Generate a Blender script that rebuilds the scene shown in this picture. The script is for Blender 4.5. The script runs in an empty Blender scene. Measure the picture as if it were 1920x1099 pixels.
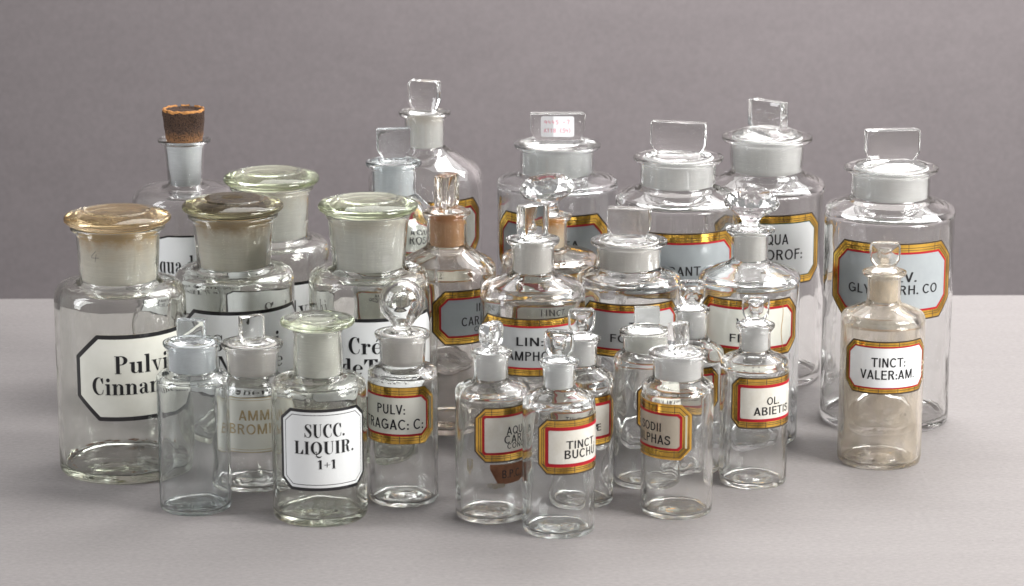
import bpy, bmesh, math, random
from mathutils import Vector, Matrix, noise
from mathutils.geometry import tessellate_polygon

random.seed(7)
S = bpy.context.scene
COL = S.collection
sin, cos, rad = math.sin, math.cos, math.radians

# ------------------------------------------------------------------ camera
CAM_H, FPX, PITCH = 0.70, 5500.0, rad(14)
cd = bpy.data.cameras.new('camera')
cd.sensor_width = 36.0
cd.lens = FPX / 1920 * 36.0
cd.clip_start, cd.clip_end = 0.05, 50
cd.dof.use_dof = True
cd.dof.focus_distance = 2.32
cd.dof.aperture_fstop = 14
cam = bpy.data.objects.new('camera', cd)
cam.location = (0, 0, CAM_H)
cam.rotation_euler = (rad(90) - PITCH, 0, 0)
COL.objects.link(cam)
S.camera = cam

# ------------------------------------------------------------------ light
S.view_settings.view_transform = 'Standard'
S.view_settings.look = 'None'
S.view_settings.exposure = 0.36
S.cycles.use_denoising = True
S.cycles.max_bounces = 40
S.cycles.transmission_bounces = 40
S.cycles.transparent_max_bounces = 40
S.cycles.glossy_bounces = 12
S.cycles.diffuse_bounces = 4
S.cycles.volume_bounces = 0
S.cycles.caustics_refractive = True
S.cycles.caustics_reflective = True
S.cycles.sample_clamp_indirect = 40.0
S.cycles.blur_glossy = 0.6

world = bpy.data.worlds.new('World')
S.world = world
world.use_nodes = True
world.node_tree.nodes['Background'].inputs[0].default_value = (0.98, 0.98, 1.0, 1)
world.node_tree.nodes['Background'].inputs[1].default_value = 0.23


def lamp(name, loc, target, sx, sy, power, color):
    l = bpy.data.lights.new(name, 'AREA')
    l.shape = 'RECTANGLE'
    l.size, l.size_y, l.energy, l.color = sx, sy, power, color
    o = bpy.data.objects.new(name, l)
    o.location = loc
    o.rotation_euler = (Vector(target) - Vector(loc)).to_track_quat('-Z', 'Y').to_euler()
    COL.objects.link(o)
    return o


lamp('window_light', (1.22, 1.66, 0.98), (0.05, 2.35, 0.05), 0.7, 0.8, 31, (1.0, 0.985, 0.965))
lamp('overhead_softbox', (0.45, 3.15, 1.30), (0.12, 2.35, 0.0), 1.9, 0.9, 14, (1.0, 0.99, 0.98))
lamp('side_strip_light', (-1.15, 2.00, 0.62), (-0.2, 2.3, 0.12), 0.25, 0.8, 6.0, (0.97, 0.98, 1.0))
lamp('backdrop_light', (0.50, 3.02, 1.10), (0.35, 3.65, 0.15), 0.9, 0.3, 16, (1.0, 0.98, 0.98))


# ------------------------------------------------------------------ materials
def mat(name):
    m = bpy.data.materials.new(name)
    m.use_nodes = True
    nt = m.node_tree
    nt.nodes.clear()
    out = nt.nodes.new('ShaderNodeOutputMaterial')
    return m, nt, out


def node(nt, t, **kw):
    n = nt.nodes.new(t)
    for k, v in kw.items():
        if k in n.inputs:
            n.inputs[k].default_value = v
        else:
            setattr(n, k, v)
    return n


def mix_rgb(nt, fac, a, b, blend='MIX'):
    n = nt.nodes.new('ShaderNodeMix')
    n.data_type = 'RGBA'
    n.blend_type = blend
    for i, v in ((0, fac), (6, a), (7, b)):
        if isinstance(v, (int, float)):
            n.inputs[i].default_value = v
        elif isinstance(v, tuple):
            n.inputs[i].default_value = v if len(v) == 4 else (*v, 1)
        else:
            nt.links.new(v, n.inputs[i])
    return n.outputs[2]


def ramp(nt, src, stops):
    r = nt.nodes.new('ShaderNodeValToRGB')
    e = r.color_ramp.elements
    while len(e) < len(stops):
        e.new(0.5)
    for el, (p, c) in zip(e, stops):
        el.position = p
        el.color = (*c, 1) if isinstance(c, tuple) else (c, c, c, 1)
    nt.links.new(src, r.inputs[0])
    return r.outputs[0]


def noise_tex(nt, scale, detail=4, coord='Object', stretch=None, rough=0.55):
    tc = nt.nodes.new('ShaderNodeTexCoord')
    src = tc.outputs[coord]
    if stretch:
        mp = nt.nodes.new('ShaderNodeMapping')
        mp.inputs['Scale'].default_value = stretch
        nt.links.new(src, mp.inputs[0])
        src = mp.outputs[0]
    n = nt.nodes.new('ShaderNodeTexNoise')
    n.inputs['Scale'].default_value = scale
    n.inputs['Detail'].default_value = detail
    n.inputs['Roughness'].default_value = rough
    nt.links.new(src, n.inputs[0])
    return n.outputs[0]


def bump(nt, src, strength, dist):
    b = nt.nodes.new('ShaderNodeBump')
    b.inputs['Strength'].default_value = strength
    b.inputs['Distance'].default_value = dist
    nt.links.new(src, b.inputs['Height'])
    return b.outputs[0]


def glass(name, tint=(0.985, 0.99, 0.988), absorb=None, density=0.0, wob=0.25, wscale=45, dirt=0.0, dirtcol=(0.5, 0.45, 0.38)):
    """clear old glass: slightly uneven surface, optional colour in the body of the glass, faint dust on the surface"""
    m, nt, out = mat(name)
    g = node(nt, 'ShaderNodeBsdfGlass', Roughness=0.0, IOR=1.5)
    g.inputs['Color'].default_value = (*tint, 1)
    nt.links.new(bump(nt, noise_tex(nt, wscale, 2, stretch=(1, 1, 0.45)), wob, 0.0012), g.inputs['Normal'])
    surf = g.outputs[0]
    if dirt > 0:
        d = node(nt, 'ShaderNodeBsdfDiffuse')
        d.inputs['Color'].default_value = (*dirtcol, 1)
        mx = nt.nodes.new('ShaderNodeMixShader')
        f = ramp(nt, noise_tex(nt, 60, 8, stretch=(1, 1, 0.35), rough=0.7), [(0.42, 0.0), (0.75, dirt)])
        nt.links.new(f, mx.inputs[0])
        nt.links.new(surf, mx.inputs[1])
        nt.links.new(d.outputs[0], mx.inputs[2])
        surf = mx.outputs[0]
    nt.links.new(surf, out.inputs['Surface'])
    if absorb:
        v = node(nt, 'ShaderNodeVolumeAbsorption', Density=density)
        v.inputs['Color'].default_value = (*absorb, 1)
        nt.links.new(v.outputs[0], out.inputs['Volume'])
    return m


def frosted(name, col=(0.83, 0.84, 0.82), stain=None, top=0.0, bottom=0.0, amount=1.0):
    """ground glass: milky, light passes through it; optional stain that gathers at its top or bottom"""
    m, nt, out = mat(name)
    tc = nt.nodes.new('ShaderNodeTexCoord')
    sep = nt.nodes.new('ShaderNodeSeparateXYZ')
    nt.links.new(tc.outputs['Generated'], sep.inputs[0])
    rings = noise_tex(nt, 7, 5, 'Generated', (0.6, 0.6, 9))
    base = mix_rgb(nt, ramp(nt, rings, [(0.35, 0.0), (0.7, 1.0)]), tuple(c * 0.86 for c in col), col)
    if stain:
        nz = noise_tex(nt, 5, 6, 'Generated')
        add = nt.nodes.new('ShaderNodeMath')
        add.operation = 'MULTIPLY_ADD'
        nt.links.new(nz, add.inputs[0])
        add.inputs[1].default_value = 0.55
        nt.links.new(sep.outputs[2], add.inputs[2])
        stops = [(0.0, amount * bottom), (0.45, 0.0 if bottom < 0.9 else amount * 0.75), (0.95, 0.12 if bottom < 0.9 else amount * 0.8), (1.0, 0.5 if bottom < .9 else amount)]
        add2 = nt.nodes.new('ShaderNodeMath')
        add2.operation = 'MULTIPLY'
        nt.links.new(add.outputs[0], add2.inputs[0])
        add2.inputs[1].default_value = 0.85
        stops = [(0.0, bottom * amount), (0.5, (bottom + 0.05) * amount * 0.8), (0.8, max(top * 0.25, bottom) * amount), (0.98, top * amount)]
        base = mix_rgb(nt, ramp(nt, add2.outputs[0], stops), base, stain)
    d = nt.nodes.new('ShaderNodeBsdfDiffuse')
    t = nt.nodes.new('ShaderNodeBsdfTranslucent')
    g = node(nt, 'ShaderNodeBsdfRefraction', Roughness=0.55, IOR=1.25)
    for n in (d, t, g):
        nt.links.new(base, n.inputs[0])
    m1 = node(nt, 'ShaderNodeMixShader')
    m1.inputs[0].default_value = 0.22
    nt.links.new(d.outputs[0], m1.inputs[1])
    nt.links.new(t.outputs[0], m1.inputs[2])
    m2 = node(nt, 'ShaderNodeMixShader')
    m2.inputs[0].default_value = 0.06
    nt.links.new(m1.outputs[0], m2.inputs[1])
    nt.links.new(g.outputs[0], m2.inputs[2])
    nt.links.new(m2.outputs[0], out.inputs['Surface'])
    return m


def paint(name, col, rough=0.35, metal=0.0, coat=0.0, var=0.0, varcol=None, vscale=40, stretch=None, bumpy=0.0):
    m, nt, out = mat(name)
    p = node(nt, 'ShaderNodeBsdfPrincipled', Roughness=rough, Metallic=metal)
    p.inputs['Coat Weight'].default_value = coat
    p.inputs['Coat Roughness'].default_value = 0.04
    if var > 0:
        f = ramp(nt, noise_tex(nt, vscale, 6, stretch=stretch, rough=0.65), [(0.4, 0.0), (0.72, var)])
        nt.links.new(mix_rgb(nt, f, col, varcol or tuple(c * 0.6 for c in col)), p.inputs['Base Color'])
    else:
        p.inputs['Base Color'].default_value = (*col, 1)
    if bumpy:
        nt.links.new(bump(nt, noise_tex(nt, 90, 3, stretch=stretch), bumpy, 0.001), p.inputs['Normal'])
    nt.links.new(p.outputs[0], out.inputs['Surface'])
    return m


def film(name, col, strength):
    """thin dried residue on the inside of the glass"""
    m, nt, out = mat(name)
    tr = nt.nodes.new('ShaderNodeBsdfTransparent')
    d = nt.nodes.new('ShaderNodeBsdfDiffuse')
    t = nt.nodes.new('ShaderNodeBsdfTranslucent')
    for n in (d, t):
        n.inputs[0].default_value = (*col, 1)
    a = nt.nodes.new('ShaderNodeMixShader')
    a.inputs[0].default_value = 0.6
    nt.links.new(d.outputs[0], a.inputs[1])
    nt.links.new(t.outputs[0], a.inputs[2])
    b = nt.nodes.new('ShaderNodeMixShader')
    f = ramp(nt, noise_tex(nt, 55, 7, stretch=(1, 1, 0.4), rough=0.7), [(0.25, strength * 0.35), (0.75, strength)])
    nt.links.new(f, b.inputs[0])
    nt.links.new(tr.outputs[0], b.inputs[1])
    nt.links.new(a.outputs[0], b.inputs[2])
    nt.links.new(b.outputs[0], out.inputs['Surface'])
    return m


G = dict(
    clear=glass('clear glass', (0.993, 0.995, 0.993), dirt=0.06),
    cool=glass('cool clear glass', (0.985, 0.992, 0.993), dirt=0.06),
    pale=glass('pale green glass', (0.985, 0.99, 0.98), (0.86, 0.91, 0.68), 5, dirt=0.08),
    green=glass('green glass', (0.98, 0.99, 0.975), (0.88, 0.91, 0.74), 20, dirt=0.12, dirtcol=(0.60, 0.61, 0.50)),
    amber=glass('amber stained glass', (0.985, 0.97, 0.93), (0.93, 0.82, 0.60), 17, dirt=0.18, dirtcol=(0.50, 0.36, 0.18)),
    olive=glass('olive glass', (0.97, 0.97, 0.94), (0.82, 0.80, 0.62), 24, dirt=0.35, dirtcol=(0.24, 0.20, 0.14)),
    warm=glass('warm stained glass', (0.993, 0.987, 0.975), (0.94, 0.83, 0.68), 5, dirt=0.14, dirtcol=(0.45, 0.28, 0.12)),
    hazy=glass('hazy stained glass', (0.99, 0.985, 0.975), dirt=0.42, dirtcol=(0.74, 0.64, 0.50)),
    aqua=glass('aqua glass', (0.985, 0.992, 0.992), (0.78, 0.87, 0.88), 2.5, dirt=0.12, dirtcol=(0.5, 0.56, 0.56)),
)
F = dict(
    white=frosted('ground glass', (0.955, 0.95, 0.935)),
    cool=frosted('cool ground glass', (0.90, 0.925, 0.94)),
    cream=frosted('cream ground glass stained at the rim', (0.96, 0.935, 0.86), (0.62, 0.40, 0.16), 0.85, 0.0),
    beige=frosted('beige ground glass stained at the rim', (0.93, 0.90, 0.81), (0.45, 0.29, 0.13), 0.85, 0.0),
    green=frosted('greenish ground glass', (0.96, 0.955, 0.93), (0.55, 0.40, 0.2), 0.3, 0.0),
    olive=frosted('olive grey ground glass', (0.90, 0.895, 0.84)),
    orange=frosted('orange stained ground glass', (0.82, 0.58, 0.36), (0.50, 0.17, 0.04), 0.75, 0.45),
    amber=frosted('amber stained ground glass', (0.94, 0.86, 0.70), (0.80, 0.36, 0.05), 1.0, 0.0),
    tan=frosted('tan ground glass', (0.95, 0.92, 0.86), (0.86, 0.70, 0.48), 0.0, 0.6),
    warm=frosted('warm ground glass', (0.93, 0.90, 0.86)),
)
GOLD = paint('gold leaf', (1.0, 0.62, 0.12), 0.15, 1.0, 0, 1.0, (0.34, 0.16, 0.02), 50, (1, 1, 0.6), 0.35)
GOLD_DULL = paint('tarnished gold leaf', (0.95, 0.58, 0.12), 0.15, 1.0, 0, 1.0, (0.22, 0.13, 0.03), 60, (1, 1, 0.5), 0.35)
RIM = paint('dark umber enamel', (0.045, 0.028, 0.018), 0.3, 0, 0.4)
RIM_GOLD = paint('bright rim gilding', (0.75, 0.42, 0.08), 0.3, 0.8, 0.4)
BLACK = paint('black enamel', (0.012, 0.012, 0.014), 0.25, 0, 0.5)
INK = paint('black lettering', (0.010, 0.010, 0.012), 0.5)
RED = paint('crimson enamel', (0.40, 0.0, 0.010), 0.6, 0, 0)
GREENL = paint('dark green enamel', (0.01, 0.06, 0.035), 0.3, 0, 0.4)
WHITE = paint('white enamel', (0.84, 0.86, 0.86), 0.22, 0, 0.5, 0.3, (0.74, 0.75, 0.72), 25)
AGED = paint('aged white enamel', (0.75, 0.73, 0.665), 0.22, 0, 0.5, 0.8, (0.60, 0.56, 0.46), 60)
CREAM = paint('cream enamel', (0.84, 0.84, 0.76), 0.22, 0, 0.5, 0.5, (0.66, 0.66, 0.56), 25)
REFLECT_GREY = paint('enamel with painted blue grey reflection', (0.40, 0.435, 0.45), 0.16, 0, 0.8, 0.5, (0.27, 0.30, 0.31), 18)  # white panel; dark surroundings mirrored in its gloss are painted in as blue grey
REFLECT_PALE = paint('enamel with painted pale grey reflection', (0.50, 0.51, 0.51), 0.18, 0, 0.7, 0.4, (0.40, 0.41, 0.40), 25)  # weaker version: the reflection on the white panel is painted in as pale grey
TAN = paint('tan enamel', (0.50, 0.44, 0.35), 0.25, 0, 0.6, 0.4, (0.38, 0.32, 0.24), 25)
BACKING = paint('label backing', (0.50, 0.47, 0.36), 0.5, 0, 0, 0.5, (0.34, 0.28, 0.16), 30)
GOLDTEXT = paint('worn gilt lettering', (0.48, 0.36, 0.17), 0.4, 0.4, 0.2, 0.8, (0.66, 0.60, 0.46), 300)
PAPER = paint('white sticker paper', (0.88, 0.88, 0.90), 0.7)
PINK = paint('pink pen ink', (0.80, 0.30, 0.38), 0.7)
PENCIL = paint('pencil mark', (0.16, 0.14, 0.12), 0.7)
BROWNPAPER = paint('brown paper remnant', (0.25, 0.105, 0.05), 0.7, 0, 0, 0.8, (0.12, 0.045, 0.02), 160)
GLUE = film('dried glue', (0.50, 0.42, 0.27), 0.7)
GREYGLUE = film('grey glue', (0.30, 0.29, 0.26), 0.6)
TANFILM = film('tan residue', (0.86, 0.75, 0.58), 0.28)
HAZEFILM = film('pale residue', (0.62, 0.62, 0.60), 0.035)
CRACK = paint('ochre crack', (0.55, 0.30, 0.06), 0.5)
CHIP = paint('chipped paint', (0.62, 0.54, 0.40), 0.6, 0, 0, 0.8, (0.36, 0.24, 0.12), 400)
LIDDIRT = film('brown dust on a lid', (0.20, 0.16, 0.11), 1.0)
LIDHAZE = film('pale dust on a lid', (0.50, 0.44, 0.34), 0.22)
CRUST = paint('brown crust', (0.17, 0.07, 0.03), 0.6, 0, 0, 0.8, (0.30, 0.2, 0.12), 300)


def cork_material():
    m, nt, out = mat('cork')
    p = node(nt, 'ShaderNodeBsdfPrincipled', Roughness=0.85)
    n1 = noise_tex(nt, 9, 8, 'Generated', rough=0.7)
    tc = nt.nodes.new('ShaderNodeTexCoord')
    sep = nt.nodes.new('ShaderNodeSeparateXYZ')
    nt.links.new(tc.outputs['Generated'], sep.inputs[0])
    ma = nt.nodes.new('ShaderNodeMath')
    ma.operation = 'MULTIPLY_ADD'
    nt.links.new(n1, ma.inputs[0])
    ma.inputs[1].default_value = 0.55
    nt.links.new(sep.outputs[2], ma.inputs[2])
    c = ramp(nt, ma.outputs[0], [(0.25, (0.38, 0.20, 0.09)), (0.60, (0.30, 0.145, 0.06)), (0.82, (0.085, 0.046, 0.030)), (1.0, (0.07, 0.035, 0.02))])
    pits = ramp(nt, noise_tex(nt, 34, 5, 'Generated'), [(0.38, 0.12), (0.5, 1.0)])
    c = mix_rgb(nt, 1.0, c, pits, 'MULTIPLY')
    nt.links.new(c, p.inputs['Base Color'])
    nt.links.new(bump(nt, noise_tex(nt, 26, 6, 'Generated'), 0.9, 0.002), p.inputs['Normal'])
    nt.links.new(p.outputs[0], out.inputs['Surface'])
    return m


CORK = cork_material()
CORKTOP = paint('worn cork edge', (0.55, 0.24, 0.06), 0.8, 0, 0, 0.9, (0.10, 0.045, 0.02), 300)


def sheet_material(name, col, spread, grain, gscale, specks=False):
    m, nt, out = mat(name)
    p = node(nt, 'ShaderNodeBsdfPrincipled', Roughness=0.62)
    p.inputs['Specular IOR Level'].default_value = 0.3
    c = mix_rgb(nt, ramp(nt, noise_tex(nt, 3.0, 5), [(0.3, 0.0), (0.7, 1.0)]), tuple(x * (1 - spread) for x in col), col)
    c = mix_rgb(nt, ramp(nt, noise_tex(nt, gscale, 4, stretch=(1, 2.2, 1), rough=0.7), [(0.3, 0.0), (0.7, 1.0)]), c, tuple(x * (1 + grain) for x in col))
    c = mix_rgb(nt, 0.5, c, mix_rgb(nt, ramp(nt, noise_tex(nt, 18, 6, stretch=(0.4, 2.5, 1)), [(0.35, 0.0), (0.65, 1.0)]), tuple(x * (1 - spread * 1.4) for x in col), tuple(x * (1 + spread) for x in col)))
    if specks:
        tc = nt.nodes.new('ShaderNodeTexCoord')
        for sc, r1, colr in ((9, 0.016, (0.05, 0.06, 0.07)), (31, 0.016, (0.11, 0.10, 0.10)), (23, 0.014, (0.30, 0.28, 0.27))):
            v = nt.nodes.new('ShaderNodeTexVoronoi')
            v.inputs['Scale'].default_value = sc
            mp = nt.nodes.new('ShaderNodeMapping')
            mp.inputs['Scale'].default_value = (1, 0.75, 1)
            mp.inputs['Location'].default_value = (sc * 0.37, sc * 0.11, 0)
            nt.links.new(tc.outputs['Object'], mp.inputs[0])
            nt.links.new(mp.outputs[0], v.inputs[0])
            c = mix_rgb(nt, ramp(nt, v.outputs['Distance'], [(0.0, 0.9), (r1 * 0.7, 0.7), (r1 * 1.6, 0.0)]), c, colr)
        for rz_, sx_, sy_, off_ in ((25, 90, 2.2, 0.0), (-38, 80, 3.0, 5.0)):
            mp = nt.nodes.new('ShaderNodeMapping')
            mp.inputs['Rotation'].default_value = (0, 0, rad(rz_))
            mp.inputs['Scale'].default_value = (sx_, sy_, 1)
            mp.inputs['Location'].default_value = (off_, off_, 0)
            nt.links.new(tc.outputs['Object'], mp.inputs[0])
            n = nt.nodes.new('ShaderNodeTexNoise')
            n.inputs['Scale'].default_value = 3.0
            n.inputs['Detail'].default_value = 1.0
            nt.links.new(mp.outputs[0], n.inputs[0])
            c = mix_rgb(nt, ramp(nt, n.outputs[0], [(0.77, 0.0), (0.83, 0.16)]), c, (0.34, 0.32, 0.31))
    nt.links.new(c, p.inputs['Base Color'])
    nt.links.new(bump(nt, noise_tex(nt, gscale, 3), 0.12, 0.0006), p.inputs['Normal'])
    nt.links.new(p.outputs[0], out.inputs['Surface'])
    return m


TABLE = sheet_material('grey lilac table surface', (0.240, 0.223, 0.219), 0.05, 0.60, 210, True)
DROP = sheet_material('mauve grey backdrop paper', (0.178, 0.158, 0.161), 0.05, 0.34, 150)


# ------------------------------------------------------------------ projection helpers (metres from measured proportions)
def depth_of(y, z):
    return y * cos(PITCH) - (z - CAM_H) * sin(PITCH)


def z_at(py, y):
    t = (549.5 - py) / FPX
    return CAM_H + y * (t * cos(PITCH) - sin(PITCH)) / (cos(PITCH) + t * sin(PITCH))


# ------------------------------------------------------------------ mesh helpers
def link_mesh(name, bm, material, parent=None, smooth=True, sharp=None, mats=None):
    me = bpy.data.meshes.new(name)
    if sharp is not None:
        bm.normal_update()
        for e in bm.edges:
            if len(e.link_faces) == 2:
                e.smooth = e.calc_face_angle(0) < rad(sharp)
    for f in bm.faces:
        f.smooth = smooth
    bm.to_mesh(me)
    bm.free()
    for mm in (mats or [material]):
        me.materials.append(mm)
    o = bpy.data.objects.new(name, me)
    COL.objects.link(o)
    o.parent = parent
    return o


def rounded(pts, n=6):
    """pts: (r, z, corner_radius) -> smooth polyline [(r, z)]"""
    out = []
    for i, p in enumerate(pts):
        rr = p[2] if len(p) > 2 else 0
        if rr <= 0 or i in (0, len(pts) - 1):
            out.append((p[0], p[1]))
            continue
        P = Vector(p[:2])
        a, b = Vector(pts[i - 1][:2]) - P, Vector(pts[i + 1][:2]) - P
        da, db = min(rr, a.length * 0.49), min(rr, b.length * 0.49)
        A, B = P + a.normalized() * da, P + b.normalized() * db
        for k in range(n + 1):
            t = k / n
            q = A * (1 - t) ** 2 + P * 2 * t * (1 - t) + B * t * t
            out.append((q.x, q.y))
    return out


def resample(line, step):
    out = [line[0]]
    for a, b in zip(line, line[1:]):
        L = math.hypot(a[0] - b[0], a[1] - b[1])
        k = max(1, int(L / step))
        for j in range(1, k + 1):
            out.append((a[0] + (b[0] - a[0]) * j / k, a[1] + (b[1] - a[1]) * j / k))
    return out


def revolve(line, seg=72, wob=None, twist=False, bm=None, close=True):
    """line from axis to axis (r may be 0 at both ends) gives a closed solid"""
    bm = bm or bmesh.new()
    rings = []
    for i, (r, z) in enumerate(line):
        if r < 1e-6:
            rings.append([bm.verts.new((0, 0, z))])
            continue
        ring = []
        off = (0.5 if twist and i % 2 else 0)
        for k in range(seg):
            a = 2 * math.pi * (k + off) / seg
            x, y, zz = r * cos(a), r * sin(a), z
            if wob:
                w = wob(i, a, r, z)
                x, y, zz = (r + w[0]) * cos(a), (r + w[0]) * sin(a), z + w[1]
            ring.append(bm.verts.new((x, y, zz)))
        rings.append(ring)
    pairs = list(zip(rings, rings[1:]))
    if not close and len(rings[0]) > 1 and len(rings[-1]) > 1:
        pairs.append((rings[-1], rings[0]))
    for A, B in pairs:
        if len(A) == 1 and len(B) == 1:
            continue
        for k in range(seg):
            k2 = (k + 1) % seg
            if len(A) == 1:
                bm.faces.new((A[0], B[k2], B[k]))
            elif len(B) == 1:
                bm.faces.new((A[k], A[k2], B[0]))
            elif twist:
                i = rings.index(A)
                if i % 2 == 0:
                    bm.faces.new((A[k], A[k2], B[k]))
                    bm.faces.new((A[k2], B[k2], B[k]))
                else:
                    bm.faces.new((A[k], B[k2], B[k]))
                    bm.faces.new((A[k], A[k2], B[k2]))
            else:
                bm.faces.new((A[k], A[k2], B[k2], B[k]))
    bmesh.ops.recalc_face_normals(bm, faces=bm.faces)
    return bm


def extrude_outline(pts, t, bevel=0.0, segs=2, dimple=0.0, dim_in=0.3):
    """closed outline in XZ, thickness t along Y"""
    bm = bmesh.new()
    F_ = [bm.verts.new((x, -t / 2, z)) for x, z in pts]
    B_ = [bm.verts.new((x, t / 2, z)) for x, z in pts]
    n = len(pts)
    ff = bm.faces.new(F_)
    bf = bm.faces.new(list(reversed(B_)))
    for i in range(n):
        j = (i + 1) % n
        bm.faces.new((F_[j], F_[i], B_[i], B_[j]))
    bmesh.ops.recalc_face_normals(bm, faces=bm.faces)
    if bevel > 0:
        es = [e for e in bm.edges if e.is_valid and e.calc_face_angle(0) > rad(20)]
        bmesh.ops.bevel(bm, geom=es, offset=bevel, segments=segs, profile=0.6, affect='EDGES', clamp_overlap=True)
    if dimple:
        w = max(p[0] for p in pts)
        for sgn in (-1, 1):
            fs = [f for f in bm.faces if abs(f.normal.y * sgn - 1) < 0.01 and f.calc_area() > 0.2 * w * w]
            for f in fs:
                r1 = bmesh.ops.inset_region(bm, faces=[f], thickness=w * dim_in, depth=0)
                r2 = bmesh.ops.inset_region(bm, faces=[f], thickness=w * 0.22, depth=-dimple)
                r3 = bmesh.ops.inset_region(bm, faces=[f], thickness=w * 0.15, depth=-dimple * 0.3)
    return bm


def bm_object(bm):
    me = bpy.data.meshes.new('tmp')
    bm.to_mesh(me)
    bm.free()
    o = bpy.data.objects.new('tmp', me)
    COL.objects.link(o)
    return o


def union(bms):
    """merge overlapping solids into one skin"""
    base = bm_object(bms[0])
    others = [bm_object(b) for b in bms[1:]]
    for o in others:
        md = base.modifiers.new('u', 'BOOLEAN')
        md.operation = 'UNION'
        md.object = o
        md.solver = 'EXACT'
    dg = bpy.context.evaluated_depsgraph_get()
    me = bpy.data.meshes.new_from_object(base.evaluated_get(dg))
    bm = bmesh.new()
    bm.from_mesh(me)
    for o in [base] + others:
        d = o.data
        bpy.data.objects.remove(o)
        bpy.data.meshes.remove(d)
    bpy.data.meshes.remove(me)
    bmesh.ops.remove_doubles(bm, verts=bm.verts, dist=1e-5)
    return bm


# ------------------------------------------------------------------ labels on the curved glass
class Wrap:
    """maps (u, v) in metres onto the cylinder of radius R; u = 0 at angle th0, v = height"""
    def __init__(self, R, th0, z0):
        self.R, self.th0, self.z0 = R, th0, z0

    def __call__(self, u, v, off):
        a = self.th0 + u / self.R
        r = self.R + off
        return Vector((r * sin(a), -r * cos(a), self.z0 + v))


def octagon(hw, hh, cx, cy, inset=0.0):
    """corners clipped by cx, cy; inset by the true offset"""
    w, h = hw - inset, hh - inset
    if cx <= 0:
        return [(-w, -h), (w, -h), (w, h), (-w, h)]
    L = math.hypot(cx, cy)
    k = inset * (cx + cy - L) / cy if cy else 0
    ax = max(cx - inset * (cx + cy - L) / cy * 1.0, 0.0004)
    ay = max(cy - inset * (cx + cy - L) / cx * 1.0, 0.0004)
    ax = max(ax, 0.0004)
    return [(-w + ax, -h), (w - ax, -h), (w, -h + ay), (w, h - ay), (w - ax, h), (-w + ax, h), (-w, h - ay), (-w, -h + ay)]


def dense(poly, step):
    out = []
    for i, p in enumerate(poly):
        q = poly[(i + 1) % len(poly)]
        k = 6 if len(poly) == 8 and i % 2 else 24
        for j in range(k):
            t = j / k
            out.append((p[0] + (q[0] - p[0]) * t, p[1] + (q[1] - p[1]) * t))
    return out


def ring_bm(wr, outer, inner, off, th=0.00006):
    A, B = dense(outer, 0.002), dense(inner, 0.002)
    bm = bmesh.new()
    a = [bm.verts.new(wr(u, v, off)) for u, v in A]
    b = [bm.verts.new(wr(u, v, off)) for u, v in B]
    a2 = [bm.verts.new(wr(u, v, off - th)) for u, v in A]
    n = len(a)
    for i in range(n):
        j = (i + 1) % n
        bm.faces.new((a[i], a[j], b[j], b[i]))
        bm.faces.new((a2[i], a2[j], a[j], a[i]))
    return bm


def fill_bm(wr, poly, off, thick=0.0):
    """filled convex outline, sliced every 2 mm so that it follows the curve"""
    us = sorted(set([p[0] for p in poly]))
    full = []
    for a, b in zip(us, us[1:]):
        k = max(1, int((b - a) / 0.002))
        full += [a + (b - a) * j / k for j in range(k)]
    full.append(us[-1])

    def span(u):
        vs = []
        for i, p in enumerate(poly):
            q = poly[(i + 1) % len(poly)]
            if abs(p[0] - q[0]) < 1e-9:
                if abs(u - p[0]) < 1e-9:
                    vs += [p[1], q[1]]
                continue
            t = (u - p[0]) / (q[0] - p[0])
            if -1e-6 <= t <= 1 + 1e-6:
                vs.append(p[1] + (q[1] - p[1]) * t)
        return min(vs), max(vs)
    bm = bmesh.new()
    cols = []
    for u in full:
        lo, hi = span(u)
        c = [bm.verts.new(wr(u, lo, off)), bm.verts.new(wr(u, hi, off))]
        if thick:
            c += [bm.verts.new(wr(u, hi, off - thick)), bm.verts.new(wr(u, lo, off - thick))]
        cols.append(c)
    for A, B in zip(cols, cols[1:]):
        n = len(A)
        if n == 2:
            bm.faces.new((A[0], B[0], B[1], A[1]))
        else:
            for i in range(4):
                j = (i + 1) % 4
                bm.faces.new((A[i], B[i], B[j], A[j]))
    if thick:
        bm.faces.new(cols[0])
        bm.faces.new(list(reversed(cols[-1])))
        bmesh.ops.recalc_face_normals(bm, faces=bm.faces)
    return bm


def wrap_flat(bm, wr, off, flat=None):
    """bend a flat mesh (x, y) onto the label"""
    xs = [v.co.x for v in bm.verts]
    if not xs:
        return bm
    x = math.floor(min(xs) / 0.0015) * 0.0015
    while x < max(xs):
        geom = bm.verts[:] + bm.edges[:] + bm.faces[:]
        bmesh.ops.bisect_plane(bm, geom=geom, plane_co=(x, 0, 0), plane_no=(1, 0, 0), dist=1e-7)
        x += 0.0015
    for v in bm.verts:
        v.co = wr(v.co.x, v.co.y, off) if flat is None else flat(v.co.x, v.co.y)
    return bm


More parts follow.
